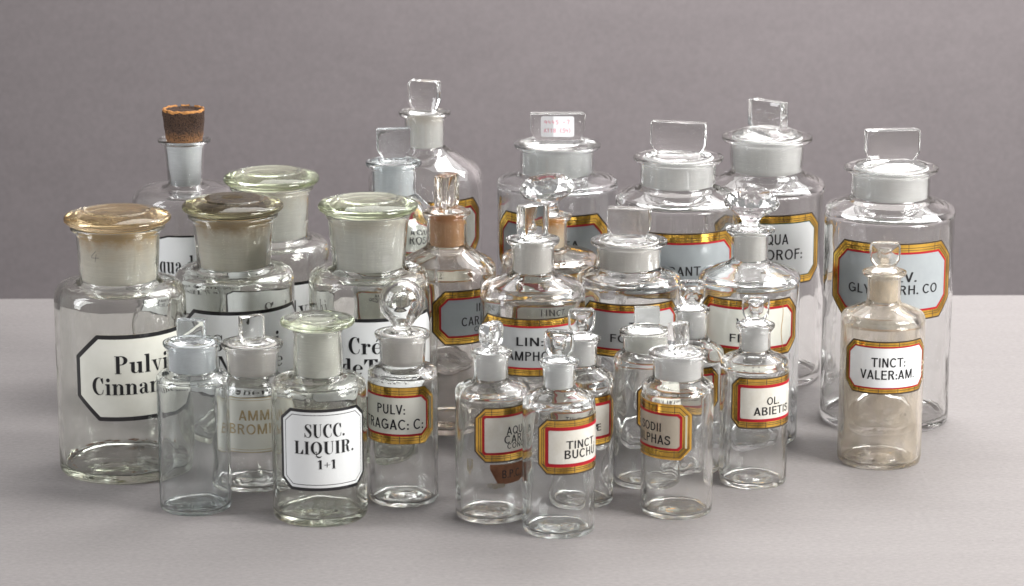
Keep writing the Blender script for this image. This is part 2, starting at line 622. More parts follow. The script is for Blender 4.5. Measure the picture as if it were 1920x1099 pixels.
# ---- bold high-contrast roman lettering drawn from strokes (cap height 1)
def bez_stroke(pts, n=7):
    """pts (x, y, width) -> catmull-rom quads"""
    P = [pts[0]] + list(pts) + [pts[-1]]
    c = []
    for i in range(1, len(P) - 2):
        for k in range(n):
            t = k / n
            q = []
            for d in range(3):
                p0, p1, p2, p3 = P[i - 1][d], P[i][d], P[i + 1][d], P[i + 2][d]
                q.append(0.5 * (2 * p1 + (p2 - p0) * t + (2 * p0 - 5 * p1 + 4 * p2 - p3) * t * t + (3 * p1 - p0 - 3 * p2 + p3) * t ** 3))
            c.append(q)
    c.append(list(pts[-1]))
    L, R = [], []
    for i, (x, y, w) in enumerate(c):
        a, b = c[max(0, i - 1)], c[min(len(c) - 1, i + 1)]
        dx, dy = b[0] - a[0], b[1] - a[1]
        l = math.hypot(dx, dy) or 1
        nx, ny = -dy / l * w / 2, dx / l * w / 2
        L.append((x + nx, y + ny))
        R.append((x - nx, y - ny))
    return [[L[i], L[i + 1], R[i + 1], R[i]] for i in range(len(c) - 1)]


def box(x0, y0, x1, y1):
    return [[(x0, y0), (x1, y0), (x1, y1), (x0, y1)]]


def arc(cx, cy, rx, ry, ix, iy, dx=0.0, a0=0, a1=360, n=28):
    out = []
    for k in range(n):
        p, q = rad(a0 + (a1 - a0) * k / n), rad(a0 + (a1 - a0) * (k + 1) / n)
        out.append([(cx + rx * cos(p), cy + ry * sin(p)), (cx + rx * cos(q), cy + ry * sin(q)),
                    (cx + dx + ix * cos(q), cy + iy * sin(q)), (cx + dx + ix * cos(p), cy + iy * sin(p))])
    return out


def dot(cx, cy, r):
    return [[(cx + r * cos(rad(a)), cy + r * sin(rad(a))) for a in range(0, 360, 24)]]


W_, T_, X_ = 0.20, 0.034, 0.64     # stem, hairline, x-height


def stem(x, y0=0.0, y1=1.0, w=W_, b=1, t=1):
    o = box(x, y0, x + w, y1)
    if b:
        o += box(x - 0.075, y0, x + w + 0.075, y0 + T_)
    if t == 1:
        o += box(x - 0.075, y1 - T_, x + w + 0.075, y1)
    if t == 2:      # lowercase flag to the left
        o += [[(x - 0.09, y1 - 0.02), (x - 0.09, y1 - 0.055), (x, y1 - 0.09), (x, y1)]]
    return o


def hair(x, y0, y1, b=1, t=1):
    return stem(x, y0, y1, T_ * 1.1, b, t)


def arch(x, w=0.40):
    """hairline from a stem rising into a thick right stem whose left edge is x + w - W_"""
    return bez_stroke([(x, X_ - 0.17, T_), (x + 0.07, X_ - 0.05, T_ * 1.3), (x + 0.15, X_ - 0.025, 0.05), (x + w - W_ / 2 - 0.01, X_ - 0.12, 0.15), (x + w - W_ / 2, X_ - 0.2, W_)], 5)


def glyph(ch):
    g = []
    if ch == ' ':
        return [], 0.30
    if ch == '.':
        return dot(0.13, 0.095, 0.095), 0.26
    if ch == '+':
        return box(0.04, 0.42, 0.56, 0.47) + box(0.275, 0.18, 0.325, 0.72), 0.60
    if ch == '1':
        return stem(0.16, 0, 1, 0.19, 1, 0) + [[(0.02, 0.80), (0.16, 0.86), (0.16, 1.0), (0.02, 0.84)]], 0.50
    if ch == 'P':
        return stem(0.09) + arc(0.36, 0.745, 0.36, 0.255, 0.15, 0.215, 0.0, -90, 90) + box(0.29, 1 - T_ - .006, 0.37, 1) + box(0.29, 0.49, 0.37, 0.53), 0.78
    if ch == 'R':
        return stem(0.09) + arc(0.36, 0.76, 0.33, 0.24, 0.13, 0.20, 0.0, -90, 90) + box(0.29, 0.96, 0.37, 1) + box(0.29, 0.52, 0.38, 0.56) + \
            bez_stroke([(0.40, 0.535, 0.05), (0.50, 0.44, 0.17), (0.53, 0.24, 0.19), (0.58, 0.06, 0.12), (0.66, 0.02, 0.035), (0.74, 0.08, 0.03)]), 0.80
    if ch in 'CG':
        g = arc(0.44, 0.5, 0.41, 0.515, 0.26, 0.475, 0.07, 62, 298)
        g += [[(0.72, 0.98), (0.69, 0.98), (0.56, 0.90), (0.66, 0.68), (0.70, 0.64), (0.72, 0.64)]]
        g += bez_stroke([(0.64, 0.05, 0.04), (0.70, 0.16, 0.035), (0.73, 0.30, 0.03)])
        return g, 0.80
    if ch == 'S':
        g = bez_stroke([(0.56, 0.80, 0.03), (0.46, 0.955, 0.04), (0.30, 0.985, 0.035), (0.16, 0.90, 0.10), (0.15, 0.74, 0.17), (0.30, 0.58, 0.22), (0.46, 0.43, 0.22),
                        (0.54, 0.26, 0.17), (0.48, 0.08, 0.09), (0.33, 0.015, 0.035), (0.16, 0.07, 0.04), (0.07, 0.24, 0.03)], 8)
        g += [[(0.60, 0.99), (0.575, 0.99), (0.50, 0.90), (0.575, 0.66), (0.60, 0.66)], [(0.03, 0.01), (0.055, 0.01), (0.13, 0.10), (0.055, 0.34), (0.03, 0.34)]]
        return g, 0.70
    if ch == 'T':
        g = stem(0.32, 0, 1, 0.22, 1, 0) + box(0.03, 1 - T_ * 1.5, 0.83, 1)
        g += [[(0.03, 1), (0.03, 0.66), (0.055, 0.66), (0.24, 0.96)], [(0.83, 1), (0.83, 0.66), (0.805, 0.66), (0.62, 0.96)]]
        return g, 0.86
    if ch == 'L':
        return stem(0.09) + box(0.2, 0, 0.62, T_) + [[(0.66, 0), (0.66, 0.36), (0.635, 0.36), (0.46, 0.03), (0.46, 0)]], 0.70
    if ch == 'I':
        return stem(0.10), 0.42
    if ch == 'U':
        g = stem(0.09, 0.3, 1, W_, 0, 1) + hair(0.62, 0.3, 1, 0, 1)
        g += arc(0.374, 0.31, 0.284, 0.325, 0.165, 0.275, 0.08, 180, 360)
        return g, 0.78
    if ch == 'Q':
        g = arc(0.43, 0.5, 0.40, 0.51, 0.20, 0.47)
        g += bez_stroke([(0.34, 0.16, 0.03), (0.42, 0.22, 0.04), (0.45, 0.05, 0.05), (0.42, -0.10, 0.06), (0.52, -0.20, 0.11), (0.66, -0.22, 0.09), (0.78, -0.12, 0.03)])
        return g, 0.88
    if ch == 'N':
        return hair(0.12, 0, 1) + hair(0.66, 0, 1, 0, 1) + [[(0.09, 1), (0.30, 1), (0.70, 0), (0.58, 0)]], 0.80
    if ch == 'A':
        return [[(0.30, 1), (0.44, 1), (0.74, 0), (0.52, 0)], [(0.34, 0.97), (0.375, 0.97), (0.13, 0), (0.09, 0)]] + box(0.19, 0.30, 0.55, 0.335) + box(0.01, 0, 0.23, T_) + box(0.44, 0, 0.82, T_), 0.84
    if ch == 'D':
        return stem(0.09) + arc(0.36, 0.5, 0.42, 0.5, 0.20, 0.46, 0, -90, 90) + box(0.29, 0.96, 0.37, 1) + box(0.29, 0, 0.37, 0.04), 0.84
    if ch == 'W':
        return [[(0.08, 1), (0.27, 1), (0.44, 0), (0.36, 0)], [(0.40, 0), (0.43, 0), (0.60, 1), (0.565, 1)], [(0.50, 1), (0.69, 1), (0.86, 0), (0.78, 0)],
                [(0.82, 0), (0.85, 0), (1.04, 1), (1.0, 1)]] + box(0, 1 - T_, 0.35, 1) + box(0.42, 1 - T_, 0.76, 1) + box(0.92, 1 - T_, 1.10, 1), 1.1
    if ch == 'i':
        return stem(0.11, 0, X_, W_, 1, 2) + dot(0.21, 0.86, 0.115), 0.41
    if ch == 'l':
        return stem(0.11, 0, 1.02, W_, 1, 2), 0.41
    if ch == 'n':
        return stem(0.10, 0, X_, W_, 1, 2) + arch(0.30, 0.40) + stem(0.50, 0, X_ - 0.19, W_, 1, 0), 0.79
    if ch == 'm':
        return stem(0.10, 0, X_, W_, 1, 2) + arch(0.30, 0.40) + stem(0.50, 0, X_ - 0.19, W_, 1, 0) + arch(0.70, 0.40) + stem(0.90, 0, X_ - 0.19, W_, 1, 0), 1.19
    if ch == 'r':
        return stem(0.10, 0, X_, W_, 1, 2) + bez_stroke([(0.30, X_ - 0.2, T_), (0.36, X_ - 0.07, T_), (0.45, X_ - 0.03, T_), (0.52, X_ - 0.06, T_)]) + dot(0.50, X_ - 0.12, 0.095), 0.62
    if ch == 'u':
        return stem(0.10, 0.16, X_, W_, 0, 2) + stem(0.50, 0, X_, W_, 0, 2) + box(0.6, 0, 0.78, T_) + \
            bez_stroke([(0.20, 0.2, W_), (0.21, 0.12, 0.17), (0.32, 0.03, 0.06), (0.42, 0.05, T_), (0.51, 0.16, T_)], 5), 0.80
    if ch == 'v':
        return [[(0.06, X_), (0.27, X_), (0.40, 0), (0.33, 0)], [(0.36, 0), (0.39, 0), (0.58, X_), (0.545, X_)]] + box(0, X_ - T_, 0.34, X_) + box(0.44, X_ - T_, 0.66, X_), 0.66
    if ch in 'eêèé':
        g = arc(0.33, 0.32, 0.31, 0.335, 0.15, 0.295, 0.03, 20, 325) + box(0.15, 0.33, 0.56, 0.33 + T_) + [[(0.47, 0.35), (0.64, 0.35), (0.60, 0.5), (0.48, 0.5)]]
        if ch == 'é':
            g += [[(0.26, 0.74), (0.31, 0.72), (0.52, 0.92), (0.40, 0.99)]]
        if ch == 'ê':
            g += [[(0.14, 0.72), (0.18, 0.70), (0.34, 0.88), (0.31, 0.98)], [(0.52, 0.72), (0.48, 0.70), (0.30, 0.88), (0.35, 0.98)]]
        return g, 0.66
    if ch == 'o':
        return arc(0.34, 0.32, 0.32, 0.335, 0.13, 0.30), 0.68
    if ch == 'a':
        g = stem(0.38, 0.08, 0.48, W_, 0, 0) + bez_stroke([(0.48, 0.46, W_), (0.45, 0.56, 0.12), (0.33, 0.625, 0.035), (0.20, 0.60, 0.03), (0.15, 0.54, 0.03)], 6) + dot(0.16, 0.50, 0.09)
        g += bez_stroke([(0.40, 0.35, 0.035), (0.25, 0.32, 0.07), (0.155, 0.20, 0.17), (0.20, 0.07, 0.12), (0.30, 0.03, 0.05), (0.42, 0.12, 0.03)], 6)
        g += bez_stroke([(0.48, 0.10, 0.16), (0.56, 0.025, 0.06), (0.64, 0.05, 0.03), (0.68, 0.11, 0.02)], 5)
        return g, 0.70
    if ch == 'd':
        return arc(0.36, 0.32, 0.33, 0.335, 0.15, 0.295, 0.05, 60, 300) + stem(0.44, 0, 1.02, W_, 0, 2) + box(0.6, 0, 0.72, T_), 0.74
    if ch == 'q':
        return arc(0.36, 0.32, 0.33, 0.335, 0.15, 0.295, 0.05, 60, 300) + stem(0.44, -0.34, X_, W_, 1, 0), 0.74
    if ch == 'g':
        return arc(0.32, 0.40, 0.27, 0.25, 0.11, 0.215) + arc(0.34, -0.12, 0.30, 0.20, 0.22, 0.13) + bez_stroke([(0.12, 0.2, 0.04), (0.12, 0.08, 0.12), (0.3, 0.06, 0.15), (0.55, -0.02, 0.12)]) + dot(0.6, 0.6, 0.07), 0.68
    if ch == 't':
        return stem(0.13, 0.12, X_, W_, 0, 0) + box(0.02, X_ - T_, 0.45, X_) + [[(0.13, X_), (0.33, X_), (0.33, 0.86)]] + \
            bez_stroke([(0.23, 0.16, W_), (0.24, 0.10, 0.16), (0.34, 0.02, 0.06), (0.44, 0.07, 0.03), (0.47, 0.16, 0.02)], 5), 0.48
    if ch == 's':
        g = bez_stroke([(0.42, 0.50, 0.03), (0.34, 0.605, 0.04), (0.22, 0.62, 0.035), (0.12, 0.56, 0.08), (0.13, 0.45, 0.14), (0.27, 0.35, 0.17), (0.40, 0.25, 0.16),
                        (0.42, 0.13, 0.11), (0.34, 0.04, 0.05), (0.22, 0.02, 0.035), (0.12, 0.06, 0.04), (0.06, 0.16, 0.03)], 7)
        g += [[(0.46, 0.63), (0.44, 0.63), (0.38, 0.56), (0.44, 0.42), (0.46, 0.42)], [(0.03, 0.01), (0.05, 0.01), (0.11, 0.08), (0.05, 0.22), (0.03, 0.22)]]
        return g, 0.56
    return box(0.1, 0, 0.3, 1), 0.4


def roman_bm(text, cap, width, glyph=glyph):
    bm = bmesh.new()
    x, polys = 0.0, []
    for ch in text:
        g, adv = glyph(ch)
        for p in g:
            polys.append([(px + x, py) for px, py in p])
        x += adv + 0.03
    sx = width / x
    for p in polys:
        vs = [bm.verts.new((px * sx - width / 2, (py - 0.5) * cap, 0)) for px, py in p]
        if len(vs) <= 4:
            try:
                bm.faces.new(vs)
            except ValueError:
                pass
        else:
            for t in tessellate_polygon([[Vector((q[0] * sx, q[1] * cap, 0)) for q in p]]):
                bm.faces.new([vs[i] for i in t])
    for f in bm.faces:
        f.normal_update()
        if f.normal.z < 0:
            f.normal_flip()
    return bm


SW = 0.148     # weight of the plain capitals


def pl(*pts, w=None):
    """mitred straight strokes"""
    out = []
    w = w or SW
    for a, b in zip(pts, pts[1:]):
        dx, dy = b[0] - a[0], b[1] - a[1]
        l = math.hypot(dx, dy)
        nx, ny = -dy / l * w / 2, dx / l * w / 2
        out.append([(a[0] + nx, a[1] + ny), (b[0] + nx, b[1] + ny), (b[0] - nx, b[1] - ny), (a[0] - nx, a[1] - ny)])
    return out


def sans_glyph(ch):
    h = SW / 2
    v = lambda x, y0=0, y1=1: box(x, y0, x + SW, y1)
    hz = lambda x0, x1, y: box(x0, y - h * 0.86, x1, y + h * 0.86)
    oval = lambda cx, rx, a0=0, a1=360: arc(cx, 0.5, rx, 0.515, rx - SW, 0.515 - SW * 0.92, 0, a0, a1)
    if ch == ' ':
        return [], 0.30
    if ch == '.':
        return box(0.04, 0, 0.20, 0.16), 0.24
    if ch == ':':
        return box(0.04, 0, 0.20, 0.16) + box(0.04, 0.42, 0.20, 0.58), 0.24
    if ch == 'I':
        return v(0.08), 0.31
    if ch == 'L':
        return v(0.08) + hz(0.08, 0.58, h * .86), 0.60
    if ch == 'T':
        return v(0.30) + hz(0.02, 0.73, 1 - h * .86), 0.75
    if ch == 'F':
        return v(0.08) + hz(0.08, 0.60, 1 - h * .86) + hz(0.08, 0.56, 0.54), 0.64
    if ch == 'E':
        return v(0.08) + hz(0.08, 0.62, 1 - h * .86) + hz(0.08, 0.59, 0.53) + hz(0.08, 0.63, h * .86), 0.68
    if ch == 'H':
        return v(0.08) + v(0.56) + hz(0.08, 0.68, 0.53), 0.80
    if ch == 'N':
        return v(0.08) + v(0.58) + [[(0.08, 1), (0.24, 1), (0.73, 0), (0.57, 0)]], 0.81
    if ch == 'M':
        return v(0.08) + v(0.74) + [[(0.08, 1), (0.26, 1), (0.56, 0.0), (0.42, 0.0)], [(0.88, 1), (0.70, 1), (0.42, 0.0), (0.56, 0.0)]], 0.97
    if ch in 'AÆ':
        g = [[(0.02, 0), (0.18, 0), (0.44, 1), (0.30, 1)], [(0.29, 1), (0.45, 1), (0.73, 0), (0.56, 0)]] + hz(0.16, 0.60, 0.30)
        if ch == 'A':
            return g, 0.75
        return [[(0.02, 0), (0.18, 0), (0.52, 1), (0.36, 1)]] + hz(0.16, 0.5, 0.30) + box(0.47, 0, 0.47 + SW, 1) + hz(0.42, 1.0, 1 - h * .86) + hz(0.5, 0.97, 0.53) + hz(0.5, 1.02, h * .86), 1.06
    if ch == 'Œ':
        return arc(0.43, 0.5, 0.39, 0.515, 0.39 - SW, 0.515 - SW * 0.92, 0, 60, 300) + box(0.56, 0, 0.56 + SW, 1) + hz(0.6, 1.06, 1 - h * .86) + hz(0.6, 1.02, 0.53) + hz(0.6, 1.08, h * .86), 1.12
    if ch == 'V':
        return [[(0.02, 1), (0.18, 1), (0.44, 0), (0.30, 0)], [(0.29, 0), (0.45, 0), (0.71, 1), (0.55, 1)]], 0.73
    if ch == 'Y':
        return [[(0.02, 1), (0.19, 1), (0.46, 0.38), (0.30, 0.38)], [(0.30, 0.38), (0.45, 0.38), (0.73, 1), (0.56, 1)]] + v(0.30, 0, 0.42), 0.75
    if ch == 'O':
        return oval(0.43, 0.39), 0.86
    if ch == 'Q':
        return oval(0.43, 0.39) + pl((0.48, 0.25), (0.80, -0.02)), 0.86
    if ch == 'C':
        return oval(0.43, 0.39, 42, 318), 0.80
    if ch == 'G':
        return oval(0.43, 0.39, 42, 330) + hz(0.45, 0.80, 0.47) + box(0.80 - SW, 0.1, 0.80, 0.5), 0.86
    if ch == 'U':
        return v(0.07, 0.34) + v(0.55, 0.34) + arc(0.385, 0.35, 0.315, 0.365, 0.315 - SW, 0.365 - SW, 0, 180, 360), 0.78
    if ch == 'D':
        return v(0.08) + arc(0.32, 0.5, 0.42, 0.5, 0.42 - SW, 0.5 - SW * 0.86, 0, -90, 90) + hz(0.08, 0.34, 1 - h * .86) + hz(0.08, 0.34, h * .86), 0.80
    if ch in 'PR':
        g = v(0.08) + arc(0.36, 0.735, 0.30, 0.265, 0.30 - SW, 0.265 - SW * .86, 0, -90, 90) + hz(0.08, 0.38, 1 - h * .86) + hz(0.08, 0.38, 0.47 + h * .86)
        if ch == 'R':
            return g + [[(0.33, 0.50), (0.49, 0.52), (0.72, 0), (0.54, 0)]], 0.77
        return g, 0.71
    if ch == 'B':
        return v(0.08) + arc(0.38, 0.76, 0.27, 0.24, 0.27 - SW, 0.24 - SW * .86, 0, -90, 90) + arc(0.40, 0.27, 0.29, 0.27, 0.29 - SW, 0.27 - SW * .86, 0, -90, 90) + \
            hz(0.08, 0.39, 1 - h * .86) + hz(0.08, 0.41, 0.53) + hz(0.08, 0.41, h * .86), 0.75
    if ch == 'S':
        return bez_stroke([(0.60, 0.73, SW), (0.54, 0.87, SW), (0.35, 0.935, SW), (0.16, 0.84, SW), (0.17, 0.66, SW), (0.35, 0.55, SW), (0.55, 0.43, SW), (0.60, 0.26, SW),
                           (0.52, 0.12, SW), (0.34, 0.06, SW), (0.15, 0.13, SW), (0.09, 0.29, SW)], 7), 0.71
    return v(0.08), 0.3


def sans_bm(text, cap, width):
    return roman_bm(text, cap, width, sans_glyph)


def scribble_bm(strokes, w):
    bm = bmesh.new()
    for st in strokes:
        for q in bez_stroke([(x, y, w) for x, y in st], 5):
            bm.faces.new([bm.verts.new((x, y, 0)) for x, y in q])
    return bm


# ------------------------------------------------------------------ setting
def sheet(name, verts, faces, m, smooth=False):
    bm = bmesh.new()
    vs = [bm.verts.new(v) for v in verts]
    for f in faces:
        bm.faces.new([vs[i] for i in f])
    bmesh.ops.recalc_face_normals(bm, faces=bm.faces)
    o = link_mesh(name, bm, m, None, smooth)
    o['kind'] = 'structure'
    return o


# table slab; its far edge runs very slightly askew to the camera
yL, yR, xx = 2.782, 2.800, 1.6
kk = (yR - yL) / 1.2
ya, yb_ = 2.791 - kk * xx, 2.791 + kk * xx
t = 0.03
sheet('table', [(-xx, 0.9, 0), (xx, 0.9, 0), (xx, yb_, 0), (-xx, ya, 0), (-xx, 0.9, -t), (xx, 0.9, -t), (xx, yb_, -t), (-xx, ya, -t)],
      [(0, 1, 2, 3), (4, 7, 6, 5), (0, 4, 5, 1), (1, 5, 6, 2), (2, 6, 7, 3), (3, 7, 4, 0)], TABLE)
v, f = [], []
for i in range(41):
    x = -2.2 + 4.4 * i / 40
    v += [(x, 3.65, -1.2), (x, 3.65, 2.2)]
for i in range(40):
    f.append((2 * i, 2 * i + 1, 2 * i + 3, 2 * i + 2))
sheet('backdrop', v, f, DROP, True)


# ------------------------------------------------------------------ bottles
def make_bottle(d):
    cx, yb, hw = d['cx'], d['yb'], d['hw']
    a = PITCH + math.atan((yb - 549.5) / FPX)
    yf = CAM_H / math.tan(a)
    y = yf
    ys, yn, yl = d['ys'], d['yn'], d['yl']
    for _ in range(8):
        zs = z_at(ys, y)
        r = hw * depth_of(y, zs) / FPX
        y = yf + r
    zs, zn, zl = z_at(ys, y), z_at(yn, y), z_at(yl, y)
    k = depth_of(y, zs) / FPX                       # metres per measured unit
    x = (cx - 960) * depth_of(y, z_at(d.get('cy', ys), y)) / FPX
    R = hw * k
    root = bpy.data.objects.new(d['name'], None)
    COL.objects.link(root)
    root.empty_display_size = 0.02
    root.location = (x, y, 0)
    rz = -math.atan2(x, y)
    root.rotation_euler = (0, 0, rz)
    root['label'], root['category'], root['group'] = d['label'], d.get('cat', 'bottle'), d['group']
    rn, rl = d['hn'] * k, d['hl'] * k
    rnb = d.get('hnb', d['hn']) * k                 # neck at its foot
    kv = k / cos(PITCH)
    w = d.get('wall', 0.0029 if R < 0.032 else 0.0037)
    tb = d.get('tb', 7) * k                          # thickness of the bottom
    lt = d.get('lt', 5) * kv                         # lip thickness
    wn = 0.0015 if R < 0.032 else 0.0019             # wall of the neck
    rin, rinb = rn - wn, rnb - wn
    ztop = zl + lt * 0.5
    # ---- body of the bottle
    outer = [(0, 0.0012), (R * 0.80, 0.0010, 0.002), (R * 0.90, 0, 0.003), (R, 0, 0.0035 + R * 0.03)]
    style = d.get('style', 'cone')
    zc = zs
    if style == 'round':
        zcorner = zn - d.get('drop', 6) * kv
        outer += [(R, zs - 0.004, 0.002), (R, zcorner, min(zcorner - zs, R * 0.6) * 1.05)]
    else:
        outer += [(R, zs + 0.001, d.get('sr', 7) * k)]
    outer += [(rnb + d.get('foot', 5) * k, zn - d.get('footdrop', 3) * kv, 5 * k), (rnb, zn + 3 * kv, 4 * k)]
    if 'belly' in d:
        outer += [(rn + d['belly'] * k, (zn + zl) / 2, 20 * k)]
    outer += [(rn, zl - lt * 1.7, lt * 0.8), (rl, zl - lt * 0.6, lt * 0.7), (rl, zl + lt * 0.5, lt * 0.7)]
    inner = [(rin + 0.4 * (rl - rin), ztop + lt * 0.02, lt * 0.4), (rin, ztop - lt * 0.25, lt * 0.4), (rinb, zn + 1 * kv, 5 * k)]
    if style == 'round':
        inner += [(rinb + d.get('foot', 5) * k, zn - d.get('footdrop', 3) * kv - w, 5 * k), (R - w, zcorner - w, min(zcorner - zs, R * 0.6) * 0.95), (R - w, zs - 0.004, 0.002)]
    else:
        inner += [(rinb + d.get('foot', 5) * k, zn - d.get('footdrop', 3) * kv - w, 5 * k), (R - w, zs - w, d.get('sr', 7) * k)]
    punt = d.get('punt', 4) * kv
    inner += [(R - w, tb, 7 * k), (R * 0.62, tb + punt * 0.15, 8 * k), (R * 0.35, tb + punt, 8 * k), (0, tb + punt * 1.05)]
    lo = resample(rounded(outer), 0.006)
    li = resample(rounded(inner), 0.004)
    no = len(lo)
    seed = random.uniform(0, 100)
    amp = d.get('wob', 0.0006)

    def wob(i, ang, r, z):
        if i < no + 14:
            return (0, 0)
        p = Vector((cos(ang) * 1.1 + seed, sin(ang) * 1.1, z * 22))
        q = Vector((cos(ang) * 2.6, sin(ang) * 2.6 + seed, z * 60))
        n1 = noise.noise(p) * amp + noise.noise(q) * amp * 0.45
        if z < tb + 0.004:
            e = min(1.0, r / (R * 0.5))
            return (n1 * 0.5 * e, noise.noise(Vector((cos(ang) * r * 110, sin(ang) * r * 110, seed))) * 0.0005)
        return (n1, 0)
    bm = revolve(lo + li, 84, wob)
    body = link_mesh('glass_body', bm, G[d.get('glass', 'clear')], root)
    # ---- ground stopper
    st = d['stopper']
    kind = st['kind']
    if kind == 'cork':
        hk = [(h * k, z_at(py, y)) for h, py in ((33, 288), (33.5, 264), (39, 213), (40, 206))]
        prof = [(0, hk[0][1]), (hk[0][0] * 0.8, hk[0][1] , 0.001), (hk[0][0] * 0.86, hk[0][1] + .001), (hk[1][0], hk[1][1]), (hk[2][0] , hk[2][1], 0.002), (hk[3][0], hk[3][1], 0.003), (hk[3][0] * 0.82, hk[3][1] + 0.0006, .001), (hk[3][0] * 0.7, hk[3][1] - 0.0015), (0, hk[3][1] - 0.001)]

        def cw(i, ang, r, z):
            n = noise.noise(Vector((cos(ang) * 2.2, sin(ang) * 2.2, z * 120))) * 0.0011 + noise.noise(Vector((cos(ang) * 9, sin(ang) * 9, z * 500))) * 0.0006
            if z < z_at(262, y):
                n = min(n, 0)
            return (n, noise.noise(Vector((cos(ang) * 3, sin(ang) * 3, 4))) * 0.0012 if z > hk[2][1] else 0)
        cork = link_mesh('cork_stopper', revolve(resample(rounded(prof), 0.0025), 64, cw), CORK, root)
        rim = [(hk[3][0] * 0.98 * cos(rad(q)), hk[3][0] * 0.98 * sin(rad(q))) for q in range(0, 360, 6)]
        bm = bmesh.new()
        prev = None
        ring = []
        for i, (px, pz) in enumerate(rim):
            a_ = rad(i * 6)
            j = noise.noise(Vector((cos(a_) * 5, sin(a_) * 5, 1))) * 0.001
            zt = hk[3][1] + 0.0012 + j
            ring.append([bm.verts.new((px * s_, pz * s_, zt + o_)) for s_, o_ in ((1.0, -0.002), (0.99, 0), (0.90, 0.0004), (0.86, -0.002))])
        for i in range(60):
            A, B = ring[i], ring[(i + 1) % 60]
            if noise.noise(Vector((cos(rad(i * 6)) * 3, sin(rad(i * 6)) * 3, 7))) > 0.25:
                continue
            for q in range(3):
                bm.faces.new((A[q], B[q], B[q + 1], A[q + 1]))
        link_mesh('worn_edge', bm, CORKTOP, cork)
        # ground inside of the neck
        zt, zb = ztop - lt * 0.6, zn + 2 * kv
        sl = [(rin - 0.0002, zt), (rinb - 0.0002, zb), (rinb - 0.0005, zb), (rin - 0.0005, zt)]
        hkk = [(rin - 0.0002) + 0, (rinb - 0.0002)]
        link_mesh('ground_neck', revolve(sl, 64, close=False), F[d['frost']], body)
    else:
        parts = []
        zt = ztop + 0.0001
        rd = st.get('rd', 0.97) * rin
        if kind in ('mushroom', 'disc'):
            L = st['r'] * k
            if kind == 'mushroom':
                pr = [(0, 0), (rd, 0, .001), (rd * 1.05, 2 * kv, 3 * k), (L * 0.92, 4 * kv, 4 * k), (L, 9 * kv, 6 * k), (L * 0.985, 18 * kv, 7 * k), (L * 0.80, 23 * kv, 6 * k),
                      (L * 0.64, 26 * kv, 3 * k), (L * 0.61, 25.4 * kv, 1 * k), (L * 0.56, 28 * kv, 3 * k), (L * 0.3, 28.8 * kv, 5 * k), (0, 29 * kv)]
            else:
                pr = [(0, 0), (rd, 0, .001), (rd * 1.02, 3 * kv, 3 * k), (L * 0.88, 7 * kv, 3 * k), (L, 10 * kv, 3 * k), (L, 16 * kv, 3 * k), (L * 0.93, 19 * kv, 3 * k),
                      (L * 0.50, 17.5 * kv, 4 * k), (L * 0.44, 19.5 * kv, 2 * k), (L * 0.38, 18.5 * kv, 2 * k), (0, 16.5 * kv)]
            pr = [(p[0], p[1] + zt) + tuple(p[2:]) for p in pr]
            parts.append(revolve(rounded(pr, 5), 84))
            sharp = 70
        else:
            dh = st.get('dome', 9) * kv
            rr = st.get('rw', 0.5 * (rin + rl) / rin) * rin
            pr = [(0, 0), (rr * 0.97, 0, .001), (rr, dh * 0.28, 2 * k), (rr * 0.86, dh * 0.55, 3 * k), (rr * 0.6, dh * 0.95, 6 * k), (0, dh * 1.05)]
            pr = [(p[0], p[1] + zt) + tuple(p[2:]) for p in pr]
            parts.append(revolve(rounded(pr, 4), 72))
            z0 = zt + dh * 0.75
            kh = st['h'] * kv + dh * 0.25 if kind != 'x' else 0
            kw, kt = st['w'] * k, st.get('t', 16) * k
            sharp = 32
            if kind == 'slab':
                c = st.get('clip', 0.22)
                fw = kw * st.get('footw', 0.62)
                out = [(-fw / 2, 0), (fw / 2, 0), (kw / 2, kh * c), (kw / 2, kh), (-kw / 2, kh), (-kw / 2, kh * c)]
                if st.get('top'):
                    q = st['top'] * k
                    out = out[:3] + [(kw / 2, kh - q), (kw / 2 - q, kh), (-kw / 2 + q, kh), (-kw / 2, kh - q)] + out[5:]
                kb = extrude_outline(out, kt, st.get('bev', 2.2) * k, 2)
            elif kind == 'tablet':
                n = 40
                out = []
                for i in range(n):
                    a_ = -math.pi / 2 + 2 * math.pi * (i + 0.5) / n
                    ca, sa = cos(a_), sin(a_)
                    e = 0.36
                    px = kw / 2 * abs(ca) ** e * (1 if ca > 0 else -1)
                    pz = kh / 2 * abs(sa) ** e * (1 if sa > 0 else -1)
                    if pz < -kh * 0.15:
                        px *= 1 - 0.30 * ((-pz - kh * 0.15) / (kh * 0.35))
                    out.append((px, pz))
                prof_ = [(0, 0.46), (0.2, 0.5), (0.34, 0.62), (0.48, 0.88), (0.62, 0.98), (0.88, 1.0), (0.97, 0.62), (1.0, 0.30)]
                prof_ = [(s_, -h_) for s_, h_ in prof_] + [(s_, h_) for s_, h_ in reversed(prof_)]
                kb = bmesh.new()
                rings = [[kb.verts.new((0, h_ * kt / 2, kh / 2))] if s_ == 0 else [kb.verts.new((px * s_, h_ * kt / 2, pz * s_ + kh / 2)) for px, pz in out] for s_, h_ in prof_]
                for A, B in zip(rings, rings[1:]):
                    for i in range(n):
                        i2 = (i + 1) % n
                        kb.faces.new((A[0], B[i2], B[i]) if len(A) == 1 else (A[i], A[i2], B[0]) if len(B) == 1 else (A[i], A[i2], B[i2], B[i]))
                bmesh.ops.recalc_face_normals(kb, faces=kb.faces)
                sharp = 50
            elif kind == 'ball':
                rb = kw / 2
                zc_ = kh - rb
                pr = [(0, 0), (rb * 0.42, 0), (rb * 0.36, rb * 0.25), (rb * 0.45, zc_ - rb * 1.02)]
                pr += [(rb * sin(rad(q)), zc_ - rb * cos(rad(q))) for q in range(38, 180, 9)] + [(0, kh)]
